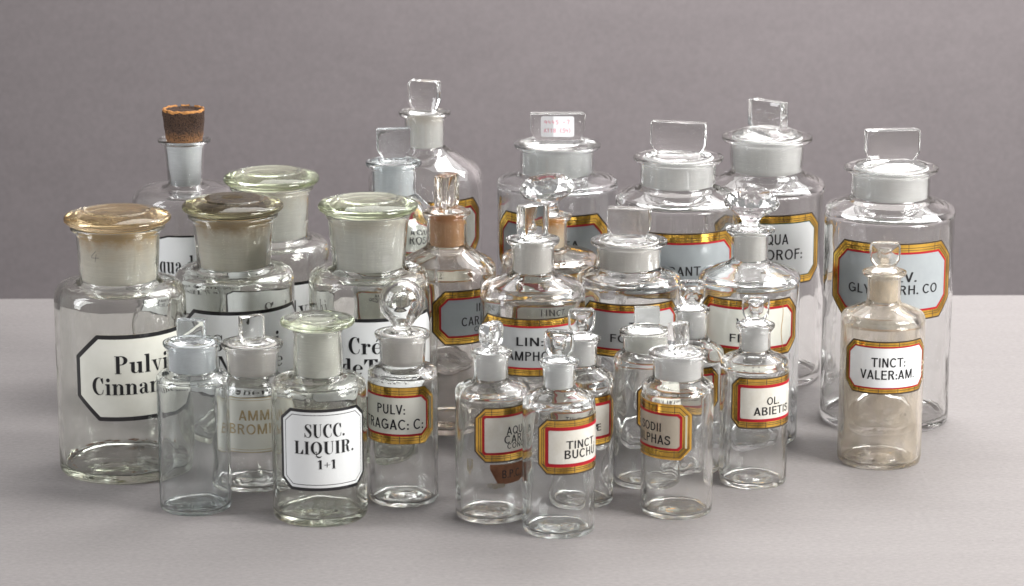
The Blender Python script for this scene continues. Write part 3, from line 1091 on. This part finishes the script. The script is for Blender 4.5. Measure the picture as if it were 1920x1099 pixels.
                kb = revolve([(p[0], p[1]) for p in pr], 56)
                sharp = 60
            elif kind == 'facet':
                rb = kw / 2
                pr = [(0, 0), (rb * 0.36, 0), (rb * 0.30, kh * 0.16), (rb * 0.42, kh * 0.30), (rb * 0.92, kh * 0.52), (rb, kh * 0.66), (rb * 0.84, kh * 0.86), (rb * 0.62, kh * 0.97), (0, kh)]
                kb = revolve(pr, 12, None, True)
                sharp = 8
            kb.transform(Matrix.Translation((0, 0, z0)) @ Matrix.Rotation(rad(st.get('tilt', 0)), 4, 'Y') @ Matrix.Rotation(rad(st.get('rot', 0)), 4, 'Z'))
            parts.append(kb)
        sb = union(parts) if len(parts) > 1 else parts[0]
        if kind == 'ball':          # blown hollow: an air bubble inside the knob
            rb = kw / 2
            zc_ = z0 + kh - rb
            inn = revolve([(0, zc_ - rb * 1.15), (rb * 0.2, zc_ - rb * 1.05)] + [(rb * 0.74 * sin(rad(q)), zc_ - rb * 0.74 * cos(rad(q))) for q in range(40, 180, 10)] + [(0, zc_ + rb * 0.74)], 48)
            bmesh.ops.reverse_faces(inn, faces=inn.faces)
            me = bpy.data.meshes.new('x')
            inn.to_mesh(me)
            inn.free()
            sb.from_mesh(me)
            bpy.data.meshes.remove(me)
        stp = link_mesh('stopper', sb, G[st.get('glass', d.get('glass', 'clear'))], root, True, sharp)
        zb = zn + d.get('plug_gap', 2) * kv
        zp = zt - 0.0002
        f = (rin - rinb) / max(1e-6, (ztop - zn))
        rt_, rb_ = rin - 0.00025, rinb - 0.00025
        if 'belly' in d:
            rt_ -= 0.0005
        pl = [(0, zp), (rt_ - 0.0005, zp), (rt_, zp - 0.0012), (rb_, zb + 0.0008), (rb_ - 0.001, zb), (0, zb)]
        plug = link_mesh('ground_plug', revolve(resample(pl, 0.004), 64), F[d['frost']], stp, True, 50)
        if st.get('dust'):
            zd = zt + 29 * kv
            fr = [(0, zd + 0.0002), (L * 0.28, zd - 0.3 * kv, 2 * k), (L * 0.55, zd - 1.2 * kv), (L * 0.55, zd - 1.3 * kv), (0, zd)]
            link_mesh('dust_patch', revolve(rounded(fr, 3), 48), st['dust'], stp)
        if st.get('sticker'):
            wf = lambda u, v: Vector((u, -st['t'] * k / 2 - 0.0002, z0 + kh * 0.54 + v))
            n = [(-31, -19), (31, -19), (31, 19), (-31, 19)]
            q = [(sx * (31 - 4 + 4 * cos(rad(aa))) * k, sy * (19.5 - 4 + 4 * sin(rad(aa))) * k) for sx, sy, rng in ((1, 1, (0, 30, 60, 90)), (-1, 1, (90, 60, 30, 0)), (-1, -1, (0, 30, 60, 90)), (1, -1, (90, 60, 30, 0))) for aa in rng]
            bm = bmesh.new()
            A = [bm.verts.new(wf(u, v)) for u, v in q]
            bm.faces.new(A)
            ex = bmesh.ops.extrude_face_region(bm, geom=bm.faces[:])
            for vv in ex['geom']:
                if isinstance(vv, bmesh.types.BMVert):
                    vv.co.y += 0.0001
            bmesh.ops.recalc_face_normals(bm, faces=bm.faces)
            stk = link_mesh('paper_sticker', bm, PAPER, stp, False)
            dg = {'9': [[(4, 5), (1, 7), (0, 4), (3, 3), (4, 6), (3, 0)]], '4': [[(1, 8), (0, 4), (4, 4)], [(3, 6), (3, 0)]], '5': [[(4, 8), (1, 8), (1, 5), (4, 4), (3, 0), (0, 0)]],
                  '-': [[(0, 3.5), (3, 3.5)]], '7': [[(0, 8), (4, 8), (2, 0)]], 'A': [[(0, 0), (2, 8), (4, 0)], [(1, 3), (3, 3)]], '1': [[(1, 6), (2, 8), (2, 0)]],
                  '8': [[(2, 4), (0, 6), (2, 8), (4, 6), (0, 2), (2, 0), (4, 2), (2, 4)]], '(': [[(3, 9), (1, 4), (3, -1)]], ')': [[(0, 9), (2, 4), (0, -1)]], ' ': [], '/': [[(0, 0), (3, 8)]]}
            strokes = []
            for row, (s_, x0, y0) in enumerate((('9445 -7', -24, 5), ('A118 (54)', -25, -11))):
                for i, ch in enumerate(s_):
                    for pl_ in dg.get(ch, []):
                        strokes.append([((x0 + i * (6.9 if row == 0 else 5.8) + px) * k, (y0 + py_ * 0.85) * k) for px, py_ in pl_])
            sc_ = scribble_bm(strokes, 1.0 * k)
            link_mesh('handwriting', wrap_flat(sc_, None, 0, lambda u, v: wf(u, v) + Vector((0, -0.00008, 0))), PINK, stk, False)
    # ---- extras on the neck
    if d.get('pencil'):
        wr = Wrap(rn, rad(-34), (zn + zl) / 2 + 10 * kv)
        stx = scribble_bm([[(3 * k, 9 * k), (-7 * k, -3 * k), (9 * k, -3 * k)], [(4 * k, 4 * k), (1 * k, -11 * k)]], 0.9 * k)
        link_mesh('pencil_mark', wrap_flat(stx, wr, 0.0003), PENCIL, body, False)
    if d.get('film'):
        rf = R - w - 0.0007
        fo = d.get('foot', 5) * k
        pl_ = [(rf * 0.9, tb + 0.0045), (rf, tb + 0.008, 0.004), (rf, zs - w - 0.001, 0.006), (rinb + fo - 0.0006, zn - d.get('footdrop', 3) * kv - w - 0.001, 0.004), (rinb - 0.001, zn - 0.002)]
        link_mesh('residue_film', revolve(resample(rounded(pl_), 0.006), 64), d['film'], body)
    if d.get('crust'):
        bm = bmesh.new()
        for i in range(46):
            aa = rad(random.uniform(60, 215) if i < 34 else random.uniform(0, 360))
            rr = R * random.uniform(0.80, 0.88)
            s_ = random.uniform(0.0004, 0.0012)
            m4 = Matrix.Translation((rr * cos(aa), rr * sin(aa), tb + 0.0022)) @ Matrix.Rotation(aa, 4, 'Z') @ Matrix.Diagonal((s_, s_ * random.uniform(1, 4), s_ * 0.7, 1))
            bmesh.ops.create_icosphere(bm, subdivisions=1, radius=1, matrix=m4)
        link_mesh('dried_crust', bm, CRUST, body, False)['kind'] = 'stuff'
    # ---- labels
    for lb in d.get('labels', [])[:]:
        def zf(py, th=0):
            return z_at(py, y - R * cos(rad(th)))
        c, hwd = rad(lb['c']), rad(lb['hw'])
        zt_, zb_ = zf(lb['top']), zf(lb['bot'])
        zm, hh, hu = (zt_ + zb_) / 2, (zt_ - zb_) / 2, hwd * R
        wr = Wrap(R, c, zm)
        O = 0.00035
        cxx, cyy = (lb['clip'] if isinstance(lb['clip'], tuple) else (lb['clip'], lb['clip']))
        cxx, cyy = cxx * k, cyy * kv

        def oc(ins, clip=None):
            if clip is not None:
                return octagon(hu - ins * k, hh - ins * k, clip * k, clip * k, 0)
            return octagon(hu, hh, cxx, cyy, ins * k)
        plate = link_mesh('label', fill_bm(wr, oc(0), O, 0.0003), BACKING, root, True, 40)
        if lb['kind'] == 'gold':
            b, rw = lb.get('b', 14), lb.get('rw', 3.8)
            ic = lb.get('ic')
            rim = lb.get('rim', 2.8)
            link_mesh('dark_rim', ring_bm(wr, oc(0), oc(rim), O + 0.00008), lb.get('rimmat', RIM), plate, False)
            inner_ = oc(b, ic)
            link_mesh('gold_border', ring_bm(wr, oc(rim), inner_, O + 0.00014), lb.get('gold', GOLD), plate, True, 30)
            for ln in lb.get('lines', (0.42, 0.72)):
                q = rim + (b - rim) * ln
                if ic is None:
                    link_mesh('fine_line', ring_bm(wr, oc(q), oc(q + 0.9), O + 0.00020), RIM, plate, False)
                else:
                    tcl = (1 - ln) * cxx / k + ln * ic
                    link_mesh('fine_line', ring_bm(wr, octagon(hu - q * k, hh - q * k, tcl * k, tcl * k), octagon(hu - (q + .9) * k, hh - (q + .9) * k, tcl * k, tcl * k), O + 0.00020), RIM, plate, False)
            link_mesh('coloured_line', ring_bm(wr, oc(b, ic), oc(b + rw, None if ic is None else max(ic - 1, 1)), O + 0.00022), lb.get('line', RED), plate, False)
            panel = oc(b + rw, None if ic is None else max(ic - 1, 1))
            link_mesh('panel', fill_bm(wr, panel, O + 0.00010), lb.get('panel', WHITE), plate, True)
            # short ticks crossing the gilding
            for ux in [u_ * hu for u_ in (-0.62, -0.2, 0.2, 0.62)]:
                for s_ in (-1, 1):
                    v0, v1 = s_ * (hh - rim * k), s_ * (hh - b * k)
                    bm = bmesh.new()
                    q = [wr(ux - 0.5 * k, v0, O + .00019), wr(ux + 0.5 * k, v0, O + .00019), wr(ux + 0.5 * k, v1, O + .00019), wr(ux - 0.5 * k, v1, O + .00019)]
                    bm.faces.new([bm.verts.new(p_) for p_ in q])
                    link_mesh('engraved_tick', bm, RIM, plate, False)
        elif lb['kind'] == 'black':
            b = lb.get('b', 8)
            link_mesh('panel', fill_bm(wr, oc(b * 0.8), O + 0.00008), lb.get('panel', WHITE), plate, True)
            link_mesh('black_border', ring_bm(wr, oc(0), oc(b), O + 0.00014), BLACK, plate, False)
            if lb.get('thin'):
                q = b + lb['thin']
                link_mesh('thin_line', ring_bm(wr, oc(q), oc(q + 1.2), O + 0.00014), BLACK, plate, False)
        else:   # plain cream panel with gilt rules
            link_mesh('panel', fill_bm(wr, oc(1), O + 0.00008), CREAM, plate, True)
            for q in ((0, 1.5), (5, 6)):
                link_mesh('gilt_line', ring_bm(wr, oc(q[0]), oc(q[1]), O + 0.00014), GOLDTEXT, plate, False)
        if lb.get('crack'):
            xs_ = [(lb['crack'] * k + 2 * k * sin(i * 1.3), (hh - 12 * k) * (1 - i / 3)) for i in range(7)]
            link_mesh('hairline_crack', wrap_flat(scribble_bm([xs_], 1.0 * k), wr, O + 0.0003), CRACK, plate, False)
        if lb.get('chip'):
            rr_ = random.Random(4)
            for i in range(9):
                u_, v_ = (lb['chip'] + rr_.uniform(-7, 5)) * k, rr_.uniform(-0.75, 0.35) * hh
                q = [(u_ + rr_.uniform(1.0, 3.4) * k * cos(rad(a_)), v_ + rr_.uniform(1.0, 4.0) * k * sin(rad(a_))) for a_ in range(0, 360, 40)]
                bm = bmesh.new()
                bm.faces.new([bm.verts.new((x_, y_, 0)) for x_, y_ in q])
                bmesh.ops.triangulate(bm, faces=bm.faces)
                link_mesh('chipped_spot', wrap_flat(bm, wr, O + 0.00026), CHIP, plate, False)
        for tx in lb['text']:
            s_, du, py, cap, wd, sty = tx
            th = math.degrees(c) + math.degrees(du * k / R)
            zz = zf(py, min(abs(th), 60)) - zm
            bm = (roman_bm if sty == 'r' else sans_bm)(s_, cap * kv, wd * k)
            for v_ in bm.verts:
                v_.co.x += du * k
                v_.co.y += zz
            link_mesh('lettering', wrap_flat(bm, wr, O + 0.00028), GOLDTEXT if sty == 'g' else INK, plate, False)
    for rm in d.get('remnants', []):
        wr = Wrap(R, rad(rm['c']), z_at(rm['py'], y - R * cos(rad(rm['c']))))
        bm = bmesh.new()
        pts = [bm.verts.new((u * k, v_ * kv, 0)) for u, v_ in rm['pts']]
        bm.faces.new(pts)
        bmesh.ops.triangulate(bm, faces=bm.faces)
        o = link_mesh(rm['name'], wrap_flat(bm, wr, 0.00012), rm['mat'], root, True)
        if rm.get('text'):
            tb_ = sans_bm(rm['text'], 15 * kv, 44 * k)
            for v_ in tb_.verts:
                v_.co.x += 6 * k
            link_mesh('lettering', wrap_flat(tb_, wr, 0.0002), INK, o, False)
    return root


def ragged(w, h, n=26, seed=1):
    r = random.Random(seed)
    top = [(-w / 2 + w * i / n, h / 2 * r.uniform(0.8, 1)) for i in range(n + 1)]
    bot = [(w / 2 - w * i / n, -h / 2 * r.uniform(0.3, 1) * (0.45 + 0.55 * sin(math.pi * i / n))) for i in range(n + 1)]
    return list(reversed(top + bot))


def gl(c, hw, top, bot, clip, text, **kw):
    return dict(kind='gold', c=c, hw=hw, top=top, bot=bot, clip=clip, text=text, **kw)


GJ, GA, GB, GD = 'wide jars with mushroom lids', 'large gold-labelled storage jars', 'medium apothecary bottles', 'small apothecary bottles'
BOTTLES = [
    # A
    dict(name='mushroom_lid_jar', cat='jar', group=GJ, label='large wide jar with amber stained lid and black-bordered label reading Pulvis Cinnamomi',
         cx=226, yb=910, hw=123, ys=594, yn=524, yl=424, hn=78, hnb=73, hl=88, style='round', frost='cream', glass='pale', tb=14, lt=6, pencil=True, crust=True, foot=9,
         stopper=dict(kind='mushroom', r=100, glass='amber', dust=LIDHAZE),
         labels=[dict(kind='black', c=23, hw=65, top=629, bot=790, clip=(44, 42), b=8, panel=CREAM, text=[('Pulvis', 0, 682, 33, 127, 'r'), ('Cinnamomi', 0, 722, 32, 214, 'r')])]),
    # B
    dict(name='mushroom_lid_jar', cat='jar', group=GJ, label='wide jar with brown stained neck and dirty dark olive lid',
         cx=440, yb=835, hw=112, ys=545, yn=498, yl=402, hn=75, hnb=69, hl=84, style='round', frost='beige', glass='pale', tb=10, lt=6, foot=9,
         stopper=dict(kind='mushroom', r=95, glass='olive', dust=LIDDIRT),
         labels=[dict(kind='black', c=14, hw=68, top=585, bot=738, clip=(22, 22), b=7, panel=WHITE, text=[('Semini', -4, 643, 30, 134, 'r'), ('Nigelle', 4, 681, 28, 134, 'r')])]),
    # C
    dict(name='mushroom_lid_jar', cat='jar', group=GJ, label='clean pale green lidded jar standing furthest back, behind the olive lidded jar',
         cx=512, yb=770, hw=107, ys=495, yn=444, yl=350, hn=72, hnb=66, hl=78, style='round', frost='green', glass='pale', tb=10, lt=5, foot=9,
         stopper=dict(kind='mushroom', r=90, glass='green'),
         labels=[dict(kind='black', c=8, hw=66, top=532, bot=680, clip=(24, 24), b=6, panel=WHITE, text=[('Salvi', 18, 580, 30, 96, 'r'), ('Pulv.', 18, 625, 28, 90, 'r')])]),
    # D
    dict(name='mushroom_lid_jar', cat='jar', group=GJ, label='wide jar with pale greenish lid and black-bordered label reading Creme de Tartre',
         cx=692, yb=870, hw=113, ys=545, yn=500, yl=401, hn=75, hnb=68, hl=80, style='round', frost='green', glass='pale', tb=10, lt=5, foot=9, plug_gap=1,
         stopper=dict(kind='mushroom', r=94, glass='green'),
         labels=[dict(kind='black', c=10, hw=74, top=598, bot=750, clip=(24, 28), b=7, panel=WHITE, text=[('Créme', 0, 648, 31, 120, 'r'), ('deTart.', -6, 688, 29, 140, 'r')])]),
    # E
    dict(name='apothecary_bottle', group=GB, label='medium bottle with rusty orange stained neck and grey label reading INF CARYOPH CONC',
         cx=838, yb=818, hw=92, ys=494, yn=460, yl=398, hn=37, hl=45, frost='orange', glass='warm', tb=8, sr=14, foot=6, footdrop=4,
         stopper=dict(kind='slab', w=46, h=58, t=28, rot=58, clip=0.12, footw=0.85, glass='warm'),
         labels=[gl(46, 64, 546, 648, 24, [('INF:', 0, 574, 15, 36, 's'), ('CARYOPH:', 0, 598, 16, 96, 's'), ('CONC:', -2, 614, 9, 40, 's')], b=14, panel=REFLECT_GREY)]),
    # F
    dict(name='apothecary_bottle', group=GB, label='medium bottle with cream ground neck and thick cut stopper, label reading LIN CAMPHOR',
         cx=999, yb=868, hw=98.5, ys=535, yn=510, yl=450, hn=40, hl=50, frost='warm', glass='clear', tb=8, sr=16, foot=8, footdrop=4, lt=6,
         stopper=dict(kind='slab', w=54, h=58, t=32, rot=32, clip=0.12, footw=0.85, bev=4, dome=5),
         labels=[gl(-6, 66, 598, 707, 24, [('LIN:', 5, 641, 16, 54, 's'), ('CAMPHOR:', 4, 668, 17, 118, 's')], b=14, panel=REFLECT_PALE)]),
    # G
    dict(name='apothecary_bottle', group=GB, label='medium bottle with tilted cut-glass disc stopper and amber stained neck, behind the camphor bottle',
         cx=1030, yb=790, hw=90, ys=478, yn=464, yl=405, hn=33, hl=42, frost='amber', glass='warm', tb=8, sr=12, foot=6, footdrop=2,
         stopper=dict(kind='facet', w=108, h=66, tilt=-6, dome=6, glass='clear'),
         labels=[gl(8, 60, 545, 650, 22, [('TINCT:', 2, 583, 16, 66, 's'), ('ALOES', 0, 612, 16, 70, 's')], b=13, panel=CREAM)]),
    # H
    dict(name='storage_jar', cat='jar', group=GA, label='large storage jar with a handwritten white sticker on its flat glass knob',
         cx=1045, yb=732, hw=113, ys=337, yn=326, yl=272, hn=69, hl=81, frost='white', glass='cool', tb=15, sr=8, foot=8, footdrop=1,
         stopper=dict(kind='slab', w=102, h=48, t=28, rot=3, clip=0.34, footw=0.78, dome=9, sticker=True, bev=4.5, glass='clear'),
         labels=[gl(-8, 64, 405, 528, 30, [('CHIRATA.', 0, 461, 17, 130, 's'), ('PULV:', 0, 487, 16, 70, 's')], b=18, panel=REFLECT_GREY)]),
    # I
    dict(name='storage_jar', cat='jar', group=GA, label='large storage jar with a wide thin flat knob and grey label reading AURANT',
         cx=1271, yb=782, hw=117, ys=366, yn=348, yl=296, hn=70.5, hl=84, frost='white', glass='clear', tb=15, sr=10, foot=9, footdrop=3,
         stopper=dict(kind='slab', w=104, h=52, t=24, rot=-12, clip=0.22, footw=0.84, dome=12, bev=3.5, rw=0.95),
         labels=[gl(0, 66, 438, 560, 30, [('AURANT.', 2, 509, 17, 98, 's'), ('CORT: PULV:', 0, 533, 14, 120, 's')], b=18, panel=REFLECT_GREY)]),
    # J
    dict(name='storage_jar', cat='jar', group=GA, label='large storage jar furthest back with white green-lined label reading AQUA CHLOROF',
         cx=1437, yb=732, hw=109.5, ys=341, yn=322, yl=258, hn=70, hnb=67, hl=84.5, frost='white', glass='clear', tb=15, sr=9, foot=9, footdrop=3, lt=6,
         stopper=dict(kind='slab', w=78, h=50, t=24, rot=-38, clip=0.16, footw=0.84, dome=15, bev=2.5, rw=1.0),
         labels=[gl(6, 57, 404, 535, 24, [('AQUA', 4, 449, 19, 58, 's'), ('CHLOROF:', 2, 478, 19, 122, 's')], b=15, panel=WHITE, line=GREENL, rw=2.0)]),
    # K
    dict(name='apothecary_bottle', group=GB, label='medium bottle with large cut-glass disc stopper and label reading VIN FERRI',
         cx=1405, yb=845, hw=95.5, ys=513, yn=488, yl=431, hn=34.5, hl=46, frost='warm', glass='cool', tb=8, sr=10, foot=8, footdrop=4, lt=4,
         stopper=dict(kind='facet', w=108, h=68, tilt=2, dome=5, glass='clear'),
         labels=[gl(0, 66, 563, 669, 24, [('VIN:', 2, 606, 16, 50, 's'), ('FERRI', 2, 635, 15, 76, 's')], b=14, panel=CREAM, rw=4.5, crack=67)]),
    # BB
    dict(name='storage_jar', cat='jar', group=GB, label='medium wide-necked jar with flat knob and pale label reading TR FOENIC',
         cx=1179, yb=843, hw=97.5, ys=516, yn=502, yl=453, hn=60, hl=72, frost='warm', glass='clear', tb=8, sr=10, foot=8, footdrop=2, lt=5,
         stopper=dict(kind='slab', w=82, h=50, t=24, rot=-10, clip=0.26, footw=0.78, dome=11, bev=4.5, rw=1.0),
         labels=[gl(4, 64, 571, 671, 22, [('TR:', 8, 612, 15, 28, 's'), ('FŒNIC:', 4, 635, 15, 92, 's')], b=13, panel=REFLECT_PALE)]),
    # L
    dict(name='storage_jar', cat='jar', group=GA, label='large storage jar at the far right with grey label reading PULV GLYCYRRH CO',
         cx=1669, yb=817, hw=121.5, ys=388, yn=370, yl=315, hn=73.5, hl=88, frost='white', glass='clear', tb=15, sr=10, foot=9, footdrop=3,
         stopper=dict(kind='slab', w=102, h=54, t=32, rot=14, clip=0.26, footw=0.8, dome=15, bev=4.5, rw=0.98),
         labels=[gl(5, 62, 457, 602, 32, [('PULV.', 4, 520, 18, 82, 's'), ('GLYCYRRH. CO', 2, 544, 17, 178, 's')], b=17, panel=REFLECT_GREY)]),
    # M
    dict(name='apothecary_bottle', group=GD, label='small bottle clouded with tan residue, label reading TINCT VALER AM, at far right',
         cx=1656, yb=883, hw=79, ys=588, yn=565, yl=511, hn=31, hl=41, frost='tan', glass='hazy', tb=6, sr=12, foot=5, footdrop=4, film=TANFILM, punt=12,
         stopper=dict(kind='tablet', w=58, h=46, t=20, dome=9),
         labels=[gl(10, 66, 641, 740, 20, [('TINCT:', 0, 680, 17, 66, 's'), ('VALER:AM.', 0, 703, 17, 108, 's')], b=10, panel=WHITE, rw=2.8, lines=(0.5,), chip=84)]),
    # N
    dict(name='apothecary_bottle', group=GD, label='small bottle with dimpled knob and label reading OL ABIETIS',
         cx=1415, yb=919, hw=64, ys=674, yn=657, yl=610, hn=29, hl=36.5, frost='white', glass='clear', tb=7, sr=10, foot=5, footdrop=3, lt=6, punt=7,
         stopper=dict(kind='tablet', w=52, h=44, t=20, rot=4, dome=8),
         labels=[gl(36, 76, 709, 805, 16, [('OL.', -2, 750, 14, 28, 's'), ('ABIETIS', 0, 768, 15, 80, 's')], b=14, ic=3, panel=AGED, rw=5.5, gold=GOLD_DULL)],
         remnants=[dict(name='glue_remnant', c=0, py=822, pts=ragged(66, 26, seed=3), mat=GREYGLUE)]),
    # O
    dict(name='apothecary_bottle', group=GD, label='small wide-necked bottle turned to the left with tan label reading SODII SULPHAS',
         cx=1271, yb=976, hw=68, ys=721, yn=708, yl=662, hn=47.5, hl=56, frost='white', glass='clear', tb=6, sr=8, foot=4, footdrop=1,
         stopper=dict(kind='slab', w=38, h=45, t=20, rot=40, clip=0.2, footw=0.75, dome=10, rw=0.98),
         labels=[gl(-49, 72, 759, 863, 20, [('SODII', 2, 798, 16, 54, 's'), ('SULPHAS', 0, 820, 17, 94, 's')], b=18, ic=6, panel=TAN, rw=4.5, gold=GOLD_DULL, rimmat=RIM_GOLD, rim=3, lines=(0.15, 0.75))]),
    # P
    dict(name='apothecary_bottle', group=GD, label='small wide-necked bottle with square knob, half hidden behind the SODII SULPHAS bottle',
         cx=1212, yb=919, hw=61, ys=669, yn=657, yl=623, hn=44, hl=51, frost='olive', glass='clear', tb=6, sr=8, foot=4, footdrop=1,
         stopper=dict(kind='slab', w=47, h=33, t=20, rot=6, clip=0.16, footw=0.9, dome=12, rw=1.0),
         labels=[gl(44, 60, 714, 815, 20, [('PULV: ANTIMON:', 0, 750, 13, 84, 's')], b=13, panel=CREAM, rw=3.5)]),
    # Q
    dict(name='apothecary_bottle', group=GD, label='small bottle with rounded ring knob standing between the SODII and ABIETIS bottles',
         cx=1296, yb=893, hw=62, ys=656, yn=632, yl=581, hn=29.5, hl=34, frost='white', glass='clear', tb=6, sr=12, foot=5, footdrop=4,
         stopper=dict(kind='tablet', w=51, h=44, t=20, dome=9, rot=-3),
         labels=[gl(-10, 65, 690, 776, 18, [('SPT:', 0, 722, 13, 34, 's'), ('ÆTHERIS', 0, 742, 13, 74, 's')], b=13, ic=3, panel=AGED, rw=4)]),
    # R
    dict(name='apothecary_bottle', group=GD, label='small bottle nearest the front with label reading TINCT BUCHU',
         cx=1048, yb=1012, hw=68.5, ys=744, yn=727, yl=679, hn=30.5, hl=37, frost='white', glass='cool', tb=7, sr=12, foot=6, footdrop=3, lt=6, punt=7,
         stopper=dict(kind='tablet', w=57, h=50, t=24, rot=-14, dome=8),
         labels=[gl(40, 74, 787, 891, 18, [('TINCT.', 2, 830, 15, 72, 's'), ('BUCHU', 0, 848, 16, 76, 's')], b=15, ic=3, panel=AGED, rw=6.5, gold=GOLD_DULL)]),
    # S
    dict(name='apothecary_bottle', group=GD, label='small bottle with label AQUA CARUI CONC above a torn brown paper remnant',
         cx=921, yb=984, hw=68, ys=725, yn=711, yl=661, hn=32, hl=38.5, frost='white', glass='clear', tb=7, sr=12, foot=6, footdrop=3, lt=6,
         stopper=dict(kind='tablet', w=50, h=46, t=24, rot=52, dome=8),
         labels=[gl(46, 73, 765, 868, 20, [('AQUA', 0, 804, 15, 52, 's'), ('CARUI', 0, 820, 15, 62, 's'), ('CONC:', -2, 833, 10, 46, 's')], b=15, ic=4, panel=AGED, rw=4.5, gold=GOLD_DULL)],
         remnants=[dict(name='brown_paper_remnant', c=30, py=888, mat=BROWNPAPER, text='B.P.C.', pts=[(-38, 19), (-38, 10), (-30, 8), (-26, 0), (-24, -17), (-10, -19), (22, -17), (34, -12), (38, 0), (38, 19)]),
                   dict(name='glue_remnant', c=8, py=912, mat=GLUE, pts=ragged(34, 12, 16, 5)),
                   dict(name='glue_remnant', c=-36, py=876, mat=GLUE, pts=ragged(14, 36, 12, 8))]),
    # T
    dict(name='apothecary_bottle', group=GD, label='small bottle whose label ends in AE, partly hidden behind the TINCT BUCHU bottle',
         cx=1090, yb=955, hw=62, ys=706, yn=684, yl=635, hn=29, hl=36, frost='white', glass='clear', tb=6, sr=12, foot=5, footdrop=4,
         stopper=dict(kind='tablet', w=52, h=46, t=22, rot=8, dome=8),
         labels=[gl(3, 70, 745, 838, 16, [('TINCT:', -4, 786, 13, 50, 's'), ('SENNÆ', 5, 803, 13, 64, 's')], b=13, ic=3, panel=AGED, rw=5.5)]),
    # U
    dict(name='apothecary_bottle', group=GD, label='small bottle with hollow glass ball stopper and label reading PULV TRAGAC C',
         cx=755, yb=953, hw=65.5, ys=692, yn=682, yl=626, hn=44, hnb=42, hl=52, frost='warm', glass='clear', tb=6, sr=8, foot=4, footdrop=2, lt=6, punt=9,
         stopper=dict(kind='ball', w=86, h=94, dome=5, rw=0.9),
         labels=[gl(-22, 79, 727, 834, 22, [('PULV:', 1, 767, 18, 58, 's'), ('TRAGAC: C:', 0, 795, 19, 130, 's')], b=16, panel=CREAM, rw=4, gold=GOLD_DULL, rim=1)],
         remnants=[dict(name='glue_remnant', c=-6, py=848, pts=ragged(70, 22, seed=11), mat=GREYGLUE)]),
    # V
    dict(name='apothecary_bottle', group=GD, label='small round-shouldered bottle with flat green disc stopper, label reading SUCC LIQUIR',
         cx=597.5, yb=990, hw=89.5, ys=738, yn=702, yl=618, hn=44, hnb=46, hl=47, style='round', frost='olive', glass='pale', tb=12, foot=10, lt=4, belly=2.5,
         stopper=dict(kind='disc', r=70, glass='green'),
         labels=[dict(kind='black', c=7, hw=58, top=768, bot=921, clip=(23, 20), b=6, thin=5, panel=WHITE, text=[('SUCC.', 0, 808, 25, 78, 'r'), ('LIQUIR.', 0, 840, 24, 118, 'r'), ('1+1', 3, 871, 17, 36, 'r')])]),
    # W
    dict(name='apothecary_bottle', group=GD, label='small bottle with cream label lettered AMM BROMID in worn gilt capitals',
         cx=474, yb=925, hw=67, ys=716, yn=700, yl=645, hn=50, hnb=47, hl=58, frost='warm', glass='clear', tb=6, sr=8, foot=4, footdrop=2, lt=6, punt=8,
         stopper=dict(kind='slab', w=46, h=42, t=20, rot=24, clip=0.12, footw=0.9, dome=8, rw=0.95),
         labels=[dict(kind='plain', c=4, hw=64, top=746, bot=849, clip=3, text=[('AMM.', 0, 779, 19, 66, 'g'), ('BROMID:', 0, 805, 19, 108, 'g')])]),
    # X
    dict(name='apothecary_bottle', group=GD, label='small unlabelled clear bottle with cloudy bluish neck and stopper, in front of the cinnamon jar',
         cx=361, yb=969, hw=68, ys=703, yn=694, yl=643, hn=47.5, hl=54, frost='cool', glass='aqua', tb=5, sr=9, foot=4, footdrop=1, film=HAZEFILM,
         stopper=dict(kind='slab', w=52, h=32, t=22, rot=-14, clip=0.05, footw=0.98, dome=9, bev=1.5, glass='aqua', rw=0.92)),
    # Y
    dict(name='corked_bottle', group=GB, label='tall bottle closed with a worn brown cork at the back left',
         cx=349, yb=731, hw=100, ys=392, yn=347, yl=263, hn=38, hnb=32, hl=49.5, style='round', frost='cool', glass='clear', tb=8, foot=14, drop=3, lt=4,
         stopper=dict(kind='cork'),
         labels=[dict(kind='black', c=11, hw=66, top=442, bot=590, clip=(60, 18), b=3.5, panel=WHITE, text=[('Aqua destillata', 0, 496, 33, 180, 'r'), ('Destill. Wasser', 0, 535, 24, 150, 'r')])]),
    # Z
    dict(name='apothecary_bottle', group=GA, label='tallest bottle at the back, sloping shoulders and a small thick glass knob',
         cx=797, yb=702, hw=107, ys=316, yn=276, yl=212, hn=38, hl=48.5, frost='green', glass='clear', tb=8, sr=20, foot=12, footdrop=6, lt=5,
         stopper=dict(kind='slab', w=58, h=52, t=26, rot=-20, clip=0.3, footw=0.7, dome=5, top=4),
         labels=[gl(3, 66, 379, 490, 26, [('AQUA', 0, 420, 17, 60, 's'), ('ROSÆ', 0, 446, 17, 64, 's')], b=15, panel=CREAM)]),
    # AA
    dict(name='apothecary_bottle', group=GB, label='bluish clear bottle with a square flat knob, standing in front of the tallest bottle',
         cx=739, yb=770, hw=82, ys=404, yn=366, yl=306, hn=41, hl=52, frost='cool', glass='aqua', tb=8, sr=22, foot=10, footdrop=5, lt=6,
         stopper=dict(kind='slab', w=64, h=54, t=20, rot=6, clip=0.28, footw=0.6, dome=8, bev=4.5),
         labels=[gl(-4, 62, 516, 612, 20, [('AMMONÆ', 0, 544, 13, 62, 's'), ('SESQUICARB:', 0, 562, 12, 96, 's')], b=8, panel=CREAM, rw=2.5)]),
]
for d in BOTTLES:
    make_bottle(d)
